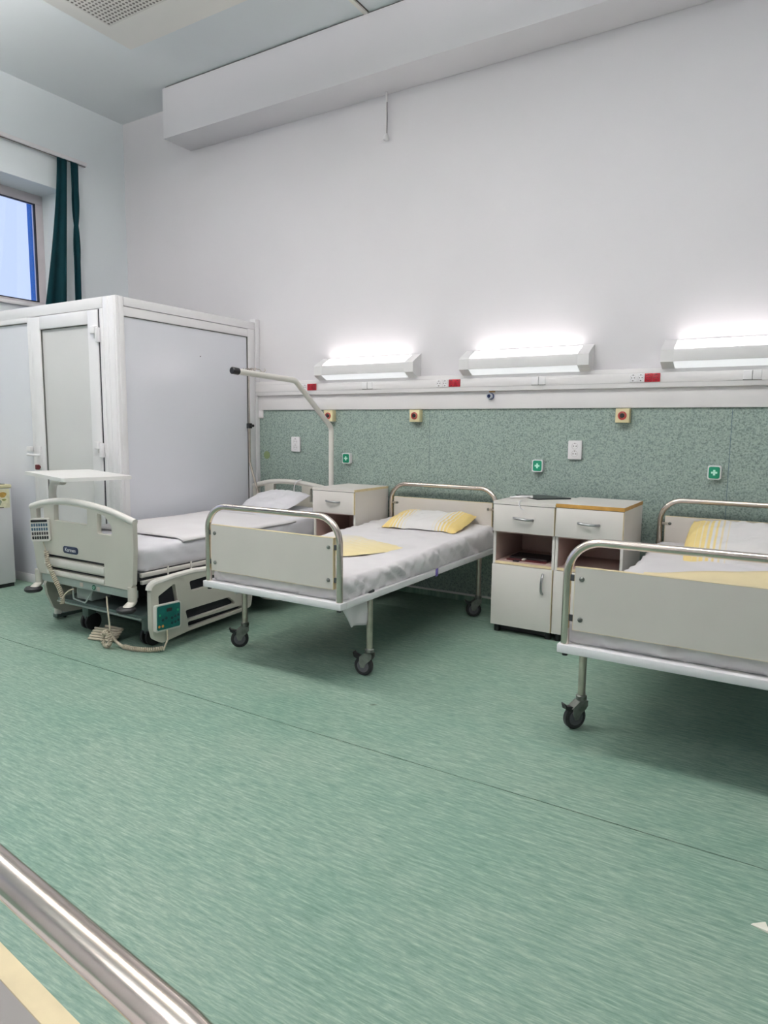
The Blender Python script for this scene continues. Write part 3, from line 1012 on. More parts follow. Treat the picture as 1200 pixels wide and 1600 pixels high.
def make_mattress(loc, rz, seed, name, label, head=.07, mats='linen', hx=.452, y0=-.955, y1=.945, zb=.455, zt=.562, fold_amp=1.9, head_start=.25):
    t = MB()
    nx, ny, nz = 36, 84, 7
    rr = .045

    def surf(x, y, zf):
        # rounded box: x in -1..1, y in 0..1, zf 0 bottom .. 1 top
        top = zt + head * max(0, (y - head_start) / (1 - head_start)) ** 1.2
        yy = y0 + (y1 - y0) * y
        xx = hx * x
        z = zb + (top - zb) * zf
        return Vector((xx, yy, z))

    def disp(p, n):
        x, y, z = p
        d = .010 * fold(x + seed, y, z, 3.0) + .006 * fold(x, y + seed, z * .6, 9)
        side = max(abs(n.x), abs(n.y))
        c = fold(seed * 3.1, (y if abs(n.x) > .5 else x) * 1.0 + (z - zb) * (1.4 if abs(n.x) > .5 else 1.0), seed, 17)
        d += side * .017 * c * fold_amp
        c2 = fold(seed * 1.7, y * 1.0 - (z - zb) * .9 + x * .3, seed, 31)
        d += side * .008 * c2 * fold_amp
        # diagonal drag lines of the sheet on top
        d += (1 - side) * .005 * fold(x * 2 + y * 5, y * 1.2 - x * 2.2, seed, 2.2)
        return d
    bm = bmesh.new()
    cache = {}

    def vert(i, j, k):
        key = (i, j, k)
        if key in cache:
            return cache[key]
        x, y, zf = -1 + 2 * i / nx, j / ny, k / nz
        p = surf(x, y, zf)
        # round the edges
        c = Vector((max(-hx + rr, min(hx - rr, p.x)), max(y0 + rr, min(y1 - rr, p.y)), p.z))
        topz = surf(x, y, 1).z
        c.z = min(p.z, topz - rr)
        c.z = max(c.z, zb + .02)
        dv = p - c
        if dv.length > 1e-6:
            n = dv.normalized()
            L = rr if p.z > zb + .02 else min(rr, dv.length)
            ln = min(dv.length, L)
            p = c + n * ln
        else:
            n = Vector((0, 0, 1))
        if k == nz:
            pass
        if k > 0:
            p = p + n * disp(p, n)
        p.z = max(p.z, zb)
        v = bm.verts.new(p)
        cache[key] = v
        return v
    for j in range(ny):
        for i in range(nx):
            bm.faces.new([vert(i, j, nz), vert(i + 1, j, nz), vert(i + 1, j + 1, nz), vert(i, j + 1, nz)])
            bm.faces.new([vert(i, j, 0), vert(i, j + 1, 0), vert(i + 1, j + 1, 0), vert(i + 1, j, 0)])
    for k in range(nz):
        for i in range(nx):
            bm.faces.new([vert(i, 0, k), vert(i + 1, 0, k), vert(i + 1, 0, k + 1), vert(i, 0, k + 1)])
            bm.faces.new([vert(i, ny, k), vert(i, ny, k + 1), vert(i + 1, ny, k + 1), vert(i + 1, ny, k)])
        for j in range(ny):
            bm.faces.new([vert(0, j, k), vert(0, j, k + 1), vert(0, j + 1, k + 1), vert(0, j + 1, k)])
            bm.faces.new([vert(nx, j, k), vert(nx, j + 1, k), vert(nx, j + 1, k + 1), vert(nx, j, k + 1)])
    t._bm(bm)
    o = t.build(name, mats, None, (0, 0, zb), angle=80)
    o.location = (loc[0], loc[1], zb)
    o.rotation_euler = (0, 0, rz)
    return tag(o, label, 'mattress')


make_mattress((-2.337, 3.63, 0), 0, 1.3, 'mattress', 'mattress under a rumpled white sheet on the bed next to the electric bed', head=.055)
make_mattress((-.338, 3.615, 0), 0, 4.1, 'mattress', 'mattress under a white sheet on the bed beyond the paired cabinets', head=.055)
make_mattress((fc.x, fc.y, 0), fga, 7.7, 'mattress', 'sheeted mattress on the bed across the aisle')


def cloth_corner(name, label, pts, thick=.006):
    """hanging sheet corner; pts is a 3D quad strip top->bottom"""
    def fn(u, v):
        a = Vector(pts[0]).lerp(Vector(pts[1]), v)
        b = Vector(pts[2]).lerp(Vector(pts[3]), v)
        p = a.lerp(b, u)
        p.x += .012 * math.sin(v * 7 + u * 2)
        return p
    o = MB().grid(fn, 10, 12).build(name, 'linen', None, pts[3])
    sm = o.modifiers.new('cloth_thickness', 'SOLIDIFY')
    sm.thickness = thick
    return tag(o, label, 'sheet')


cloth_corner('sheet_corner', 'loose white sheet corner hanging below the bed frame beside the chrome leg',
             [(-1.895, 2.66, .435), (-1.915, 2.95, .435), (-1.90, 2.745, .31), (-1.92, 2.92, .28)])
cloth_corner('sheet_corner', 'loose white sheet corner hanging below the bed frame on the electric bed side',
             [(-2.80, 2.75, .432), (-2.76, 3.02, .432), (-2.79, 2.86, .335), (-2.76, 2.95, .32)])


def make_pillow(name, label, mats, loc, sx, sy, th, rot, seed, sag=0.3, cat='pillow', grp=None, pinch=1.0):
    mb = MB()

    def side(sgn):
        def fn(u, v):
            x, y = -1 + 2 * u, -1 + 2 * v
            e = (max(0, 1 - abs(x) ** 3.2) * max(0, 1 - abs(y) ** 3.2)) ** .55
            px = sx * x * (1 - .07 * pinch * (1 - x * x) * abs(y) ** 2) * (1 - .05 * pinch * y * y * abs(x))
            py = sy * y * (1 - .08 * pinch * (1 - abs(x)) ) * (1 + .0 * x)
            h = th * e * (1 + .35 * fold(x + seed, y, seed, 1.6))
            wr = .10 * th * fold(x * 3 + seed, y * 3, sgn, 2.2) + .12 * th * fold(x * 5 - y * 3, seed, y, 1.7)
            z = sgn * (h if sgn > 0 else h * sag) + wr * (1 if sgn > 0 else .0) + .06 * th * math.sin(9 * x + seed) * (1 - e)
            return Vector((px, py, z))
        return fn
    mb.grid(side(1), 36, 28)
    mb.grid(lambda u, v: side(-1)(1 - u, v), 36, 28)
    o = mb.build(name, mats, None, (0, 0, 0), angle=70)
    o.location = loc
    o.rotation_euler = rot
    return tag(o, label, cat, grp)


make_pillow('pillow', 'flat white pillow with yellow striped ends on the bed next to the electric bed', 'pillow_cloth',
            (-2.30, 4.335, .636), .295, .215, .055, (math.radians(9), 0, math.radians(4)), 2.0)
make_pillow('pillow', 'plump white pillow with yellow checked end on the bed beyond the paired cabinets', 'pillow_cloth_wide',
            (-.235, 4.27, .672), .345, .25, .075, (math.radians(20), 0, math.radians(2)), 5.3)
make_pillow('pillowcase', 'flat pale yellow striped pillowcase lying mid-mattress next to the electric bed', 'throw_cloth',
            (-2.44, 3.50, .570), .345, .24, .022, (0, 0, math.radians(-25)), 8.2, cat='pillowcase')

# yellow cover on bed 2
def cover_fn(u, v):
    a = Vector((-.665, 3.545, 0)).lerp(Vector((.05, 4.06, 0)), u)
    b = Vector((-.60, 2.95, 0)).lerp(Vector((.06, 3.05, 0)), u)
    p = a.lerp(b, v)
    p.z = .590 + .007 * fold(p.x, p.y, 3, 6) + .010 * (1 if v < .12 else 0) + .012 * max(0, (p.y - 3.6))
    return p


o = MB().grid(cover_fn, 24, 20).build('bed_cover', 'cover_cloth', None, (-.3, 3.4, .57))
o.modifiers.new('cloth_thickness', 'SOLIDIFY').thickness = .012
tag(o, 'pale yellow cover laid over the bed beyond the paired cabinets', 'cover')

# ================================================================== BEDSIDE CABINETS
def make_cabinet(loc, label, hh=.85, top_edge='edge_yellow', door_handle_side=1, hw=.2, dep=.5, top_th=.018, front_edge='laminate'):
    t = thing('bedside_cabinet', loc, label, 'cabinet', 'white bedside cabinets')
    th = .016
    for sx in (-1, 1):
        MB().box(min(sx * hw, sx * (hw - th)), max(sx * hw, sx * (hw - th)), .018, dep, .05, hh - top_th).build('side_panel', 'laminate', t)
    tp = MB().box(-hw, hw, .0015, dep, hh - top_th, hh).build('top', 'laminate', t)
    MB().box(-hw, hw, 0, .0014, hh - top_th, hh).build('front_edge', front_edge, tp)
    MB().box(hw, hw + .0012, 0, dep, hh - top_th, hh).build('side_edge', top_edge, tp)
    MB().box(-hw + .002, hw - .002, .004, .017, hh - top_th - .0042, hh - top_th - .0002).build('shadow_joint', 'shadow_gap', t)
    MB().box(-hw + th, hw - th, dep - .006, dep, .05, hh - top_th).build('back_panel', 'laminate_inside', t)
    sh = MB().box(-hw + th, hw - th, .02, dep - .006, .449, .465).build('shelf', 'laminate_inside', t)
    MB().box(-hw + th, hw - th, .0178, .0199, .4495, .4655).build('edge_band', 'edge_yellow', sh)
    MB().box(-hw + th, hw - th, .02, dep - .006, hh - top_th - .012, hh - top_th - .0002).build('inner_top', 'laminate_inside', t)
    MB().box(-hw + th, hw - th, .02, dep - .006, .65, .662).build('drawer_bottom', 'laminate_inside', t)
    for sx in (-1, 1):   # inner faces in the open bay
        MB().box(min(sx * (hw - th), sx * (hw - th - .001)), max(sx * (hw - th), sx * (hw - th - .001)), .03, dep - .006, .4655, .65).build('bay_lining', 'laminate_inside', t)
    MB().box(-hw + th, hw - th, .02, dep - .006, .05, .066).build('bottom', 'laminate', t)
    dr = MB().box(-hw + .002, hw - .004, .0, .0175, .659, hh - top_th - .004, .0015).build('drawer_front', 'laminate', t)
    MB().box(hw - .004, hw - .0025, 0, .0175, .659, hh - top_th - .004).build('edge_band', 'edge_yellow', dr)
    zc = .749
    hd = MB().tube(bez((-.062, -.0, zc + .002), (-.05, -.040, zc + .004), (.05, -.040, zc - .004), (.062, -.0, zc - .002), 16), .0078, 8)
    hd.build('handle', 'handle_metal', dr)
    dd = MB().box(-hw + .002, hw - .004, .0, .0175, .053, .447, .0015).build('door', 'laminate', t)
    MB().box(hw - .004, hw - .0025, 0, .0175, .053, .447).build('edge_band', 'edge_yellow', dd)
    xh = door_handle_side * .139
    MB().tube(bez((xh, 0, .415), (xh + .003, -.040, .40), (xh - .003, -.040, .305), (xh, 0, .292), 16), .0078, 8).build('handle', 'handle_metal', dd)
    for sx in (-1, 1):
        for y in (.05, dep - .05):
            MB().cyl((sx * (hw - .03), y, 0), (sx * (hw - .03), y, .05), .02, 12).build('foot', 'black_plastic', t)
    MB().box(-hw + .02, hw - .02, .06, .075, .008, .05).build('plinth', 'black_plastic', t)
    return t


make_cabinet((-1.487, 4.04, 0), 'white bedside cabinet carrying a black folder, joined to the ochre-edged one', .851)
make_cabinet((-1.083, 4.04, 0), 'white bedside cabinet with a thick ochre top edge', .859, top_edge='edge_ochre', top_th=.022, front_edge='edge_ochre')
make_cabinet((-3.025, 4.15, 0), 'single white bedside cabinet standing between the electric bed and the steel bed', .845, hw=.193, dep=.48)

# folder with white cable on cabinet
fo = MB().add([Vector(p) for p in [(-1.685, 4.43, .8515), (-1.475, 4.25, .8515), (-1.31, 4.43, .8515), (-1.53, 4.532, .8515),
                                  (-1.685, 4.43, .859), (-1.475, 4.25, .859), (-1.31, 4.43, .859), (-1.53, 4.532, .859)]],
              [[3, 2, 1, 0], [4, 5, 6, 7], [0, 1, 5, 4], [1, 2, 6, 5], [2, 3, 7, 6], [3, 0, 4, 7]])
tag(fo.build('folder', 'black_card', None, (-1.5, 4.39, .8515)), 'black folder lying on the bedside cabinet', 'folder')
cd = MB()
cd.tube(bez((-1.665, 4.27, .8565), (-1.62, 4.22, .862), (-1.56, 4.34, .862), (-1.52, 4.28, .864), 14), .0055, 8)
cd.tube(bez((-1.56, 4.30, .862), (-1.54, 4.20, .862), (-1.53, 4.10, .857), (-1.512, 4.03, .857), 14)
        + bez((-1.512, 4.026, .856), (-1.512, 4.018, .83), (-1.49, 4.022, .80), (-1.478, 4.024, .812), 10)[1:], .0035, 8)
cd.tube(bez((-1.655, 4.26, .8565), (-1.6, 4.30, .866), (-1.56, 4.25, .866), (-1.53, 4.31, .867), 12), .006, 8)
tag(cd.build('white_cable', 'white_plastic', None, (-1.56, 4.26, .8515)), 'short white cable draped over the cabinet front', 'cable')
# maroon booklets in the open bay
mb = MB()
bk = thing('booklet', (-1.49, 4.25, .4655), 'dark maroon booklet lying in the open bay of the cabinet', 'booklet')
o_ = (-1.49, 4.25, .4655)
MB().box(-1.62, -1.36, 4.12, 4.33, .4658, .472).build('cover', 'maroon_card', bk, o_)
MB().box(-1.615, -1.365, 4.16, 4.335, .4722, .484).build('pages', 'dark_card', bk, o_)
MB().box(-1.517, -1.497, 4.117, 4.15, .4725, .482, .002).build('paper_tag', 'paper', bk, o_)
tag(MB().box(-1.565, -1.525, 4.085, 4.112, .4658, .473, .002).build('small_case', 'black_plastic', None, (-1.545, 4.1, .4658)), 'small black case in front of the maroon booklet', 'case')

# ================================================================== ELECTRIC BED
EB = (-3.685, 3.55, 0)
eb = thing('electric_bed', EB, 'grey plastic electric hospital bed beside the white cabin', 'bed')


def smooth_loop(pts, rad, n=5):
    """round the corners of a closed 2D loop"""
    out = []
    N = len(pts)
    for i in range(N):
        a, b, c = Vector((*pts[i - 1], 0)), Vector((*pts[i], 0)), Vector((*pts[(i + 1) % N], 0))
        d1, d2 = (a - b).normalized(), (c - b).normalized()
        ang = d1.angle(d2)
        if ang > PI - .05:
            out.append((b.x, b.y))
            continue
        t = min(rad / math.tan(ang / 2), .45 * (a - b).length, .45 * (c - b).length)
        rr = t * math.tan(ang / 2)
        cen = b + (d1 + d2).normalized() * (rr / math.sin(ang / 2))
        s, e = b + d1 * t - cen, b + d2 * t - cen
        ax = s.cross(e).normalized()
        tot = s.angle(e)
        for k in range(n + 1):
            p = cen + Matrix.Rotation(tot * k / n, 3, ax) @ s
            out.append((p.x, p.y))
    return out


def arch_z(x, peak=-3.80):
    # top edge of the end boards
    d = x - peak
    return .852 - (.38 if d < 0 else .20) * d * d


def end_board(name, y, mirror, front_detail):
    # outline in X,Z
    top = [(-4.185 + i * .992 / 16, arch_z(-4.185 + i * .992 / 16) - (0 if i < 13 else (i - 13) * .002)) for i in range(17)]
    outer = top + [(-3.193, .60), (-3.212, .40), (-3.24, .366), (-4.115, .366), (-4.14, .40), (-4.165, .55)]
    holes = []
    h0 = [(-4.118, .64), (-4.118, .775), (-4.035, .793), (-4.035, .64)]
    xs = [-3.925 + i * .325 / 6 for i in range(7)]
    h1 = [(x, arch_z(x) - .036) for x in xs] + [(-3.602, .713), (-3.93, .713)]
    h2 = [(-3.508, .795), (-3.44, .778), (-3.40, .745), (-3.379, .715), (-3.379, .669), (-3.514, .669)]
    holes = [smooth_loop(h0, .012), smooth_loop(h1, .008), smooth_loop(h2, .015)]
    if front_detail:
        holes += [[(-4.05, .478), (-4.05, .497), (-3.46, .497), (-3.46, .478)], [(-4.03, .403), (-4.03, .421), (-3.46, .421), (-3.46, .403)]]
    fx = (lambda x: x) if not mirror else (lambda x: -3.71 + (x + 3.685) * .95)
    b = MB().plate(outer, holes, lambda u, v, q: Vector((fx(u), y + q, v)), .030)
    b = b.build(name, 'bed_grey', eb, EB, recalc=True, angle=30)
    path = [Vector((fx(x), y + .015, z - .014)) for x, z in top]
    r_ = MB().tube(path, .0205, 12)
    r_.build('top_rail', 'bed_grey_light', b, EB)
    return b


fb = end_board('footboard', 2.485, False, True)
mb = MB().box(-4.06, -3.45, 2.5152, 2.522, .47, .505).box(-4.04, -3.45, 2.5152, 2.522, .396, .428)
mb.build('slot_shade_sheet', 'slot_dark', fb, EB)  # dark sheet behind the slots, standing for the shade inside
mb = MB().box(-4.05, -3.462, 2.4815, 2.4849, .43, .470, .001).box(-4.03, -3.462, 2.4815, 2.4849, .372, .397, .001)
mb.build('slot_trim', 'bed_grey_light', fb, EB)
# sunk pale rectangles below the hand holes
bd = MB().plate(round_rect(-3.846, -3.703, .522, .566, .018), [], lambda u, v, q: Vector((u, 2.485 - q, v)), .004)
bd = bd.build('badge', 'navy', eb, EB, recalc=True)
tcu = bpy.data.curves.new('badge_text', 'FONT')
tcu.body = 'Karmen'
tcu.size = .033
tcu.align_x = 'CENTER'
tcu.align_y = 'CENTER'
tcu.extrude = .0004
tob = bpy.data.objects.new('badge_text_src', tcu)
COL.objects.link(tob)
dg = bpy.context.evaluated_depsgraph_get()
tme = bpy.data.meshes.new_from_object(tob.evaluated_get(dg))
bpy.data.objects.remove(tob)
tme.transform(Matrix.Translation(Vector((-3.7745, 2.4805, .544)) - Vector(EB)) @ Matrix.Rotation(PI / 2, 4, 'X'))
tme.materials.clear()
tme.materials.append(MATS['linen_cool'])
lt = bpy.data.objects.new('lettering', tme)
COL.objects.link(lt)
lt.parent = bd
end_board('headboard', 4.535, True, False)
# cross beam
cb = MB().box(-4.115, -3.225, 2.50, 2.535, .312, .359, .004).build('cross_beam', 'beam_grey', eb, EB)
MB().cyl((-3.585, 2.50, .335), (-3.585, 2.4975, .335), .016, 20).build('logo_disc', 'sticker_logo', cb, EB)
MB().rings([((-3.585, 2.4974, .335), .0115), ((-3.585, 2.4970, .335), .0115), ((-3.585, 2.4970, .335), .0075), ((-3.585, 2.4974, .335), .0075)], (0, 1, 0), 3).build('logo_mark', 'cross_white', cb, EB)
MB().box(-3.555, -3.53, 2.498, 2.50, .318, .343).box(-3.72, -3.69, 2.498, 2.50, .325, .35).build('pale_sticker', 'sticker_pale', cb, EB)
# corner posts with buffers
for x in (-4.14, -3.235):
    p = MB().cyl((x, 2.50, .385), (x, 2.50, .30), .026, 16)
    p.rings([((x, 2.50, .30), .026), ((x, 2.482, .285), .031), ((x, 2.47, .277), .031), ((x, 2.47, .277), .0001)], (0, 0, -1), 16)
    p.build('corner_post', 'bed_grey', eb, EB)
    MB().cyl((x, 2.455, .276), (x, 2.455, .245), .054, 26, bev=.010).build('buffer_wheel', 'rubber_black', eb, EB)
# deck
dk = MB().box(-4.12, -3.25, 2.56, 4.52, .40, .452, .004)
dk.build('deck', 'dark_steel', eb, EB)
for z0, z1, xo in ((.425, .45, -3.226), (.385, .408, -3.222)):
    MB().box(xo - .022, xo, 2.56, 4.5, z0, z1, .004).build('side_bar', 'bed_grey_light', eb, EB)
for y in (2.74, 2.92, 3.3):
    MB().cyl((-3.212, y, .30), (-3.212, y, .47), .005, 8).build('bar_strut', 'bed_grey_light', eb, EB)
# under-structure
MB().box(-4.0, -3.2, 2.53, 4.3, .185, .212, .004).build('chassis', 'chassis', eb, EB)
MB().box(-4.0, -3.2, 2.522, 2.53, .186, .196).build('chassis_edge', 'handle_metal', eb, EB)
MB().box(-3.9, -3.55, 2.75, 3.5, .212, .36, .01).build('motor_housing', 'dark_steel', eb, EB)
MB().tube(fillet([(-3.86, 2.545, .30), (-3.84, 2.53, .225), (-3.72, 2.53, .215), (-3.66, 2.545, .30)], .02), .005, 8).build('wire_bracket', 'beam_grey', eb, EB)
MB().box(-3.85, -3.70, 2.56, 2.70, .22, .31, .008).build('junction_box', 'beam_grey', eb, EB)
for x, y in ((-3.845, 2.64), (-3.275, 2.64), (-3.845, 4.1), (-3.275, 4.1)):
    c = MB().box(x - .032, x + .032, y - .03, y + .03, .07, .19, .008).build('caster', 'chassis', eb, EB)
    for s in (-1, 1):
        xx = x + s * .022
        MB().rings([((xx - .012, y + .01, .055), .0001), ((xx - .012, y + .01, .055), .047), ((xx - .008, y + .01, .055), .055), ((xx + .008, y + .01, .055), .055), ((xx + .012, y + .01, .055), .047), ((xx + .012, y + .01, .055), .0001)], (1, 0, 0), 24).build('wheel', 'rubber_black', c, EB)


def side_rail(name, x, th, outer, holes, rad=.02):
    b = MB().plate(smooth_loop(outer, rad), [smooth_loop(h, .010) for h in holes], lambda u, v, q: Vector((x + q, u, v)), th)
    return b.build(name, 'bed_grey', eb, EB, recalc=True, angle=30)


outer = [(2.53, .385), (2.555, .405), (2.70, .418), (2.86, .424), (3.06, .412), (3.20, .385), (3.32, .30), (3.36, .18), (3.345, .105), (3.27, .09), (2.80, .072), (2.60, .050), (2.545, .085), (2.528, .15)]
h1 = [(2.582, .33), (2.705, .385), (2.728, .25), (2.585, .25)]
h2 = [(2.815, .374), (2.97, .382), (3.10, .372), (3.12, .318), (2.828, .312)]
h3 = [(2.779, .203), (3.14, .21), (3.213, .154), (2.795, .141)]
h4 = [(2.794, .129), (3.254, .132), (3.262, .112), (2.80, .092)]
sr = side_rail('side_rail', -3.145, .030, outer, [h1, h2, h3, h4], .03)
MB().tube([Vector((-3.130, y, z)) for y, z in smooth_loop([(2.53, .20), (2.53, .39), (2.56, .408), (2.70, .421), (2.86, .427), (3.06, .415), (3.20, .388), (3.33, .30)], .03)[6:-6]], .019, 10).build('rail_top', 'bed_grey_light', sr, EB)
MB().box(-3.150, -3.1465, 2.56, 3.28, .08, .39).build('rail_lining', 'slot_dark', sr, EB)
outer2 = [(3.42, .30), (3.5, .36), (3.9, .40), (4.06, .36), (4.08, .2), (4.02, .11), (3.62, .085), (3.47, .13)]
side_rail('side_rail', -3.145, .030, outer2, [[(3.6, .30), (3.95, .33), (3.95, .2), (3.6, .18)]], .05)
outerL = [(2.56, .27), (2.57, .20), (2.61, .10), (2.68, .055), (2.80, .045), (3.1, .06), (3.16, .12), (3.16, .35), (2.60, .34)]
lrail = side_rail('side_rail', -4.198, .024, outerL, [[(2.80, .30), (3.08, .30), (3.08, .16), (2.80, .16)]], .03)

make_mattress((-3.685, 3.525, 0), 0, 9.9, 'mattress', 'mattress under a smooth white sheet on the electric bed', head=.05, mats='linen_cool', hx=.438, y0=-.955, y1=.955, zb=.4535, zt=.60, fold_amp=.6, head_start=.5)


def sheet_fn(u, v):
    x = -4.10 + .86 * u
    y = 2.86 + .03 * u + (3.95 - 2.86) * v
    z = .611 + .004 * fold(x, y, 1, 7) + .006 * max(0, (y - 3.6))
    if u > .94:
        z -= .02 * (u - .94) / .06
    return Vector((x, y, z))


o = MB().grid(sheet_fn, 24, 28).build('top_sheet', 'linen', None, (-3.67, 3.4, .606))
o.modifiers.new('cloth_thickness', 'SOLIDIFY').thickness = .010
tag(o, 'folded white top sheet spread over the electric bed mattress', 'sheet')
make_pillow('pillow', 'plain white pillow propped at the electric bed headboard', 'linen_cool', (-3.70, 4.27, .690), .245, .19, .065, (math.radians(18), 0, math.radians(-6)), 3.3)

# lifting pole
lp = thing('lifting_pole', (-3.305, 4.50, .45), 'bent grey-white lifting pole with black end cap over the electric bed', 'pole')
o_ = (-3.305, 4.50, .45)
path = fillet([(-3.305, 4.510, .455), (-3.305, 4.510, 1.30), (-3.305, 4.055, 1.645), (-3.305, 3.44, 1.668)], [.07, .07], 10)
MB().tube(path, .0205, 18).build('pole', 'bed_grey_light', lp, o_)
MB().cyl((-3.305, 3.46, 1.667), (-3.305, 3.395, 1.670), .0235, 18, bev=.005).build('end_cap', 'black_plastic', lp, o_)

# drip stand fixed to the bed head
iv = thing('drip_stand', (-4.180, 4.50, .60), 'thin chrome drip pole with curled hooks beside the white cabin wall', 'drip stand')
o_ = (-4.180, 4.50, .60)
MB().tube(fillet([(-4.02, 4.50, .52), (-4.180, 4.50, .99), (-4.180, 4.50, 1.33)], .03, 6), .0095, 12).build('lower_pole', 'chrome_dull', iv, o_)
MB().cyl((-4.180, 4.50, 1.29), (-4.180, 4.50, 1.80), .0065, 12).build('upper_pole', 'chrome', iv, o_)
cl = MB().box(-4.197, -4.163, 4.48, 4.52, 1.285, 1.33, .005)
cl.cyl((-4.180, 4.50, 1.308), (-4.138, 4.50, 1.308), .005, 8)
cl.cyl((-4.150, 4.50, 1.308), (-4.133, 4.50, 1.308), .012, 12)
cl.build('clamp', 'black_plastic', iv, o_)
for a in (335, 25, 90, 270):
    d = Vector((math.cos(math.radians(a)), math.sin(math.radians(a)), 0))
    L = .13 if a in (335, 25) else .05
    c = Vector((-4.180, 4.50, 1.785))
    pts = [c, c + d * L * .4 + Vector((0, 0, .012)), c + d * L * .75 + Vector((0, 0, .006)), c + d * L * .92 + Vector((0, 0, -.018)),
           c + d * L + Vector((0, 0, -.02)), c + d * (L + .02) + Vector((0, 0, -.002)), c + d * (L + .012) + Vector((0, 0, .012))]
    MB().tube(pts, .0035, 6).build('hook', 'chrome_dull', iv, o_)
# thin cable hanging in the headboard hole
tag(MB().tube(bez((-3.62, 4.524, .862), (-3.70, 4.51, .85), (-3.70, 4.51, .80), (-3.69, 4.51, .70), 12), .0045, 8).build('call_cable', 'white_plastic', None, (-3.69, 4.51, .70)), 'thin white cable hanging over the electric bed headboard', 'cable')

# keypad handset on footboard with coiled cord
kp = thing('keypad_handset', (-4.08, 2.46, .58), 'light handset with rows of dark keys hooked on the footboard', 'handset')
o_ = (-4.08, 2.46, .58)
rotk = Matrix.Translation((-4.020, 2.450, .650)) @ Matrix.Rotation(math.radians(28), 4, 'Z') @ Matrix.Rotation(math.radians(-3), 4, 'Y')
mk = lambda u, v, q: rotk @ Vector((u, -q, v))
MB().plate(round_rect(-.068, .052, -.068, .076, .014), [], lambda u, v, q: rotk @ Vector((u + .008, -q + .012, v)), .022).build('case', 'bed_grey_light', kp, o_, recalc=True)
MB().plate(round_rect(-.060, .044, .052, .066, .004), [], lambda u, v, q: rotk @ Vector((u + .008, -q - .010, v)), .003).build('display', 'black_plastic', kp, o_, recalc=True)
for r_ in range(4):
    for c in range(7):
        MB().plate(round_rect(-.0050, .0050, -.009, .009, .003), [], lambda u, v, q: rotk @ Vector((u - .0465 + c * .0155, -q - .010, v + .034 - r_ * .0265)), .003).build(
            'key', ('button_blue', 'button_blue', 'socket_pin', 'black_plastic')[r_], kp, o_, recalc=True)
base = [(-4.02, 2.462, .575), (-4.0, 2.465, .52), (-3.985, 2.463, .445), (-3.93, 2.462, .37), (-3.875, 2.462, .30), (-3.845, 2.462, .25), (-3.85, 2.462, .205)]
MB().tube(helix([base[1], base[2], base[3], base[4], base[5], base[6]], .0110, .0125), .0040, 6).build('coiled_cord', 'cord_cream', kp, o_)
MB().tube([base[0], base[1]], .0035, 8).tube(bez((-3.85, 2.462, .205), (-3.86, 2.46, .24), (-3.80, 2.462, .30), (-3.74, 2.47, .31), 10), .0045, 8).build('straight_cord', 'cord_cream', kp, o_)

# control panel handset on the side rail
cp = thing('control_panel', (-3.10, 2.63, .13), 'green control panel with dark buttons hung on the lowered side rail', 'control panel')
o_ = (-3.10, 2.63, .13)
rotp = Matrix.Translation((-3.100, 2.632, .203)) @ Matrix.Rotation(math.radians(-2), 4, 'X')
pp = lambda u, v, q: rotp @ Vector((q, u, v))
MB().plate(round_rect(-.092, .092, -.078, .078, .012), [], lambda u, v, q: pp(u, v, q - .013), .022).build('case', 'bed_grey_light', cp, o_, recalc=True)
MB().plate(round_rect(-.084, .084, -.068, .072, .010), [], lambda u, v, q: pp(u, v, q + .0092), .002).build('face', 'panel_green_dark', cp, o_, recalc=True)


def btn(u, v, r, m_, nm='button'):
    MB().cyl(pp(u, v, .0112), pp(u, v, .0140), r, 12, bev=.0008).build(nm, m_, cp, o_)


MB().plate(round_rect(-.018, .022, .032, .052, .006), [], lambda u, v, q: pp(u, v, q + .0112), .0015).build('display', 'dark_card', cp, o_, recalc=True)
for u, v in ((.022, -.01), (.046, -.004), (.068, .0), (.022, -.040), (.046, -.038), (.068, -.032)):
    btn(u, v, .0085, 'button_dark')
for u, v in ((-.045, -.012), (-.02, -.004)):
    btn(u, v, .0085, 'button_dark')
for u, v in ((-.066, .018), (.066, .03)):
    btn(u, v, .007, 'button_green')
for u in (-.070, -.045):
    btn(u, -.047, .008, 'button_orange')
MB().tube(fillet([(-3.098, 2.625, .128), (-3.092, 2.622, .07), (-3.10, 2.60, .022)], .02), .005, 8).build('cord_lead', 'cord_cream', cp, o_)
p1 = bez((-3.10, 2.60, .022), (-3.15, 2.53, .014), (-3.25, 2.50, .014), (-3.33, 2.50, .018), 14)
MB().tube(helix(p1, .0110, .0125), .0040, 6).build('coiled_cord', 'cord_cream', cp, o_)
p2 = bez((-3.33, 2.50, .018), (-3.40, 2.50, .02), (-3.42, 2.49, .07), (-3.43, 2.49, .075), 10)
MB().tube(p2, .009, 8).build('cord_sleeve', 'cord_cream', cp, o_)
p3 = [Vector((-3.43 + .035 * math.sin(t), 2.462 - .02 * math.cos(t) * .5, .052 - .037 * (1 - math.cos(t)) / 2 + .0)) for t in [i * 2 * PI / 20 for i in range(21)]]
p3 = [Vector((-3.425 + .034 * math.cos(t), 2.455, .058 + .042 * math.sin(t))) for t in [PI / 2 + i * 2 * PI / 22 for i in range(23)]]
MB().tube(helix(p3, .0110, .0125), .0040, 6).build('coiled_loop', 'cord_cream', cp, o_)
MB().tube(bez((-3.437, 2.478, .306), (-3.43, 2.47, .25), (-3.40, 2.465, .17), (-3.41, 2.47, .09), 10), .0045, 8).build('feed_cord', 'cord_cream', cp, o_)
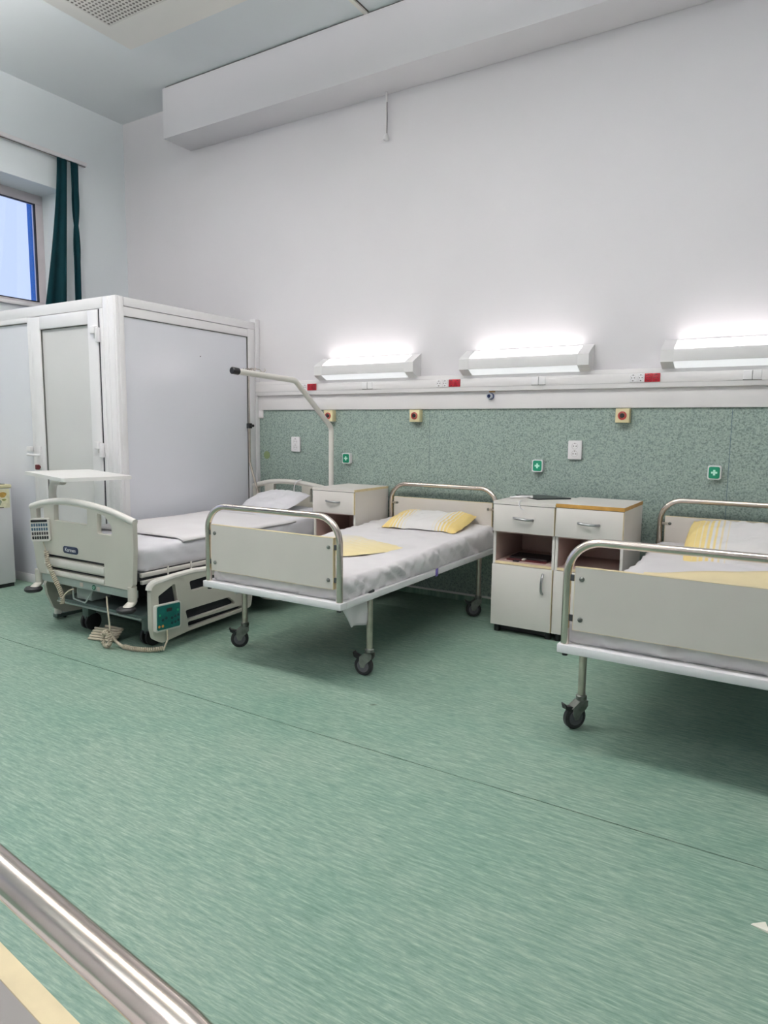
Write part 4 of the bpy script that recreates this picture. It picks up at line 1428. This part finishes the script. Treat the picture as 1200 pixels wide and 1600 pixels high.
# cable bundle block lying on floor
bl = thing('cable_bundle', (-3.58, 2.57, 0), 'cream bundle of folded cable lying under the electric bed', 'cable bundle')
o_ = (-3.58, 2.57, 0)
for i in range(5):
    MB().tube(fillet([(-3.66, 2.50 + .012 * i, .010 + .013 * i), (-3.49, 2.54 + .012 * i, .012 + .013 * i), (-3.48, 2.57 + .012 * i, .013 + .013 * i), (-3.64, 2.56 + .012 * i, .012 + .013 * i)], .015), .0075, 8).build('cable_turn', 'cord_cream', bl, o_)

# ================================================================== OVERBED TABLE
TB = (-4.235, 2.665, 0)
ot = thing('overbed_table', TB, 'white overbed table on a curved arm behind the electric bed footboard', 'table')
ctr = Vector((-4.055, 2.735, .975))
ang = math.atan2(-.23, .77)
rb = Matrix.Translation(ctr) @ Matrix.Rotation(ang, 4, 'Z')
MB().plate(round_rect(-.40, .40, -.21, .21, .02), [], lambda u, v, q: rb @ Vector((u, v, q - .011)), .022).build('table_top', 'table_white', ot, TB, recalc=True)
MB().tube(fillet([(-4.235, 2.675, .03), (-4.235, 2.675, .93), (-4.00, 2.60, .945)], .10, 10), .024, 16).build('post', 'bed_grey_light', ot, TB)
MB().box(-4.16, -3.85, 2.62, 2.74, .950, .9635, .003).build('top_bracket', 'beam_grey', ot, TB)
mb = MB().box(-4.26, -4.21, 2.65, 2.93, .012, .04, .006).box(-4.21, -3.5, 2.89, 2.93, .012, .04, .006)
mb.build('base', 'chassis', ot, TB)
for x, y in ((-4.235, 2.72), (-4.235, 2.915), (-3.52, 2.91)):
    MB().cyl((x - .01, y, .010), (x + .01, y, .010), .010, 12).build('castor', 'rubber_black', ot, TB)

# ================================================================== FRIDGE
FR = (-5.68, 2.78, 0)
fr = thing('fridge', FR, 'small white fridge with a worn sticker standing against the cabin', 'fridge')
MB().box(-5.95, -5.40, 2.56, 3.06, .03, .795, .006).build('body', 'fridge_white', fr, FR)
MB().box(-5.95, -5.40, 2.50, 2.553, .03, .795, .012).build('door', 'fridge_white', fr, FR)
MB().box(-5.95, -5.397, 2.50, 3.065, .796, .825, .008).build('top', 'fridge_top', fr, FR)
MB().box(-5.94, -5.41, 2.53, 3.05, .0, .03).build('plinth', 'black_plastic', fr, FR)
MB().box(-5.52, -5.43, 2.93, 3.03, .825, .829, .001).build('dark_mat', 'black_card', fr, FR)
st = MB().box(-5.3998, -5.3988, 2.62, 3.045, .64, .79).build('sticker', 'sticker_cream', fr, FR)


def blob(cy, cz, ry, rz, m_):
    pts = [(cy + ry * math.cos(t) * (1 + .15 * math.sin(3 * t)), cz + rz * math.sin(t)) for t in [i * 2 * PI / 18 for i in range(18)]]
    MB().plate(pts, [], lambda u, v, q: Vector((-5.3987 + q, u, v)), .0004).build('print_patch', m_, st, FR, recalc=True)


blob(2.99, .745, .03, .022, 'sticker_amber')
blob(2.93, .74, .03, .03, 'sticker_amber')
blob(3.0, .705, .018, .008, 'sticker_olive')
blob(2.95, .685, .03, .026, 'sticker_grey')
blob(2.88, .70, .04, .04, 'sticker_olive')
MB().box(-5.3988, -5.3983, 2.75, 2.995, .641, .648).build('print_bar', 'dark_card', st, FR)

# ================================================================== FLOOR BITS
mb = MB().add([(-.045, 1.945, .0005), (.0, 1.93, .0005), (-.012, 1.975, .0005), (-.04, 1.95, .003), (.0, 1.93, .008), (-.012, 1.972, .004)],
              [[2, 1, 0], [3, 4, 5], [0, 1, 4, 3], [1, 2, 5, 4], [2, 0, 3, 5]])
tag(mb.build('paper_scrap', 'paper', None, (-.02, 1.95, 0.0005)), 'tiny white paper scrap on the green floor', 'paper')
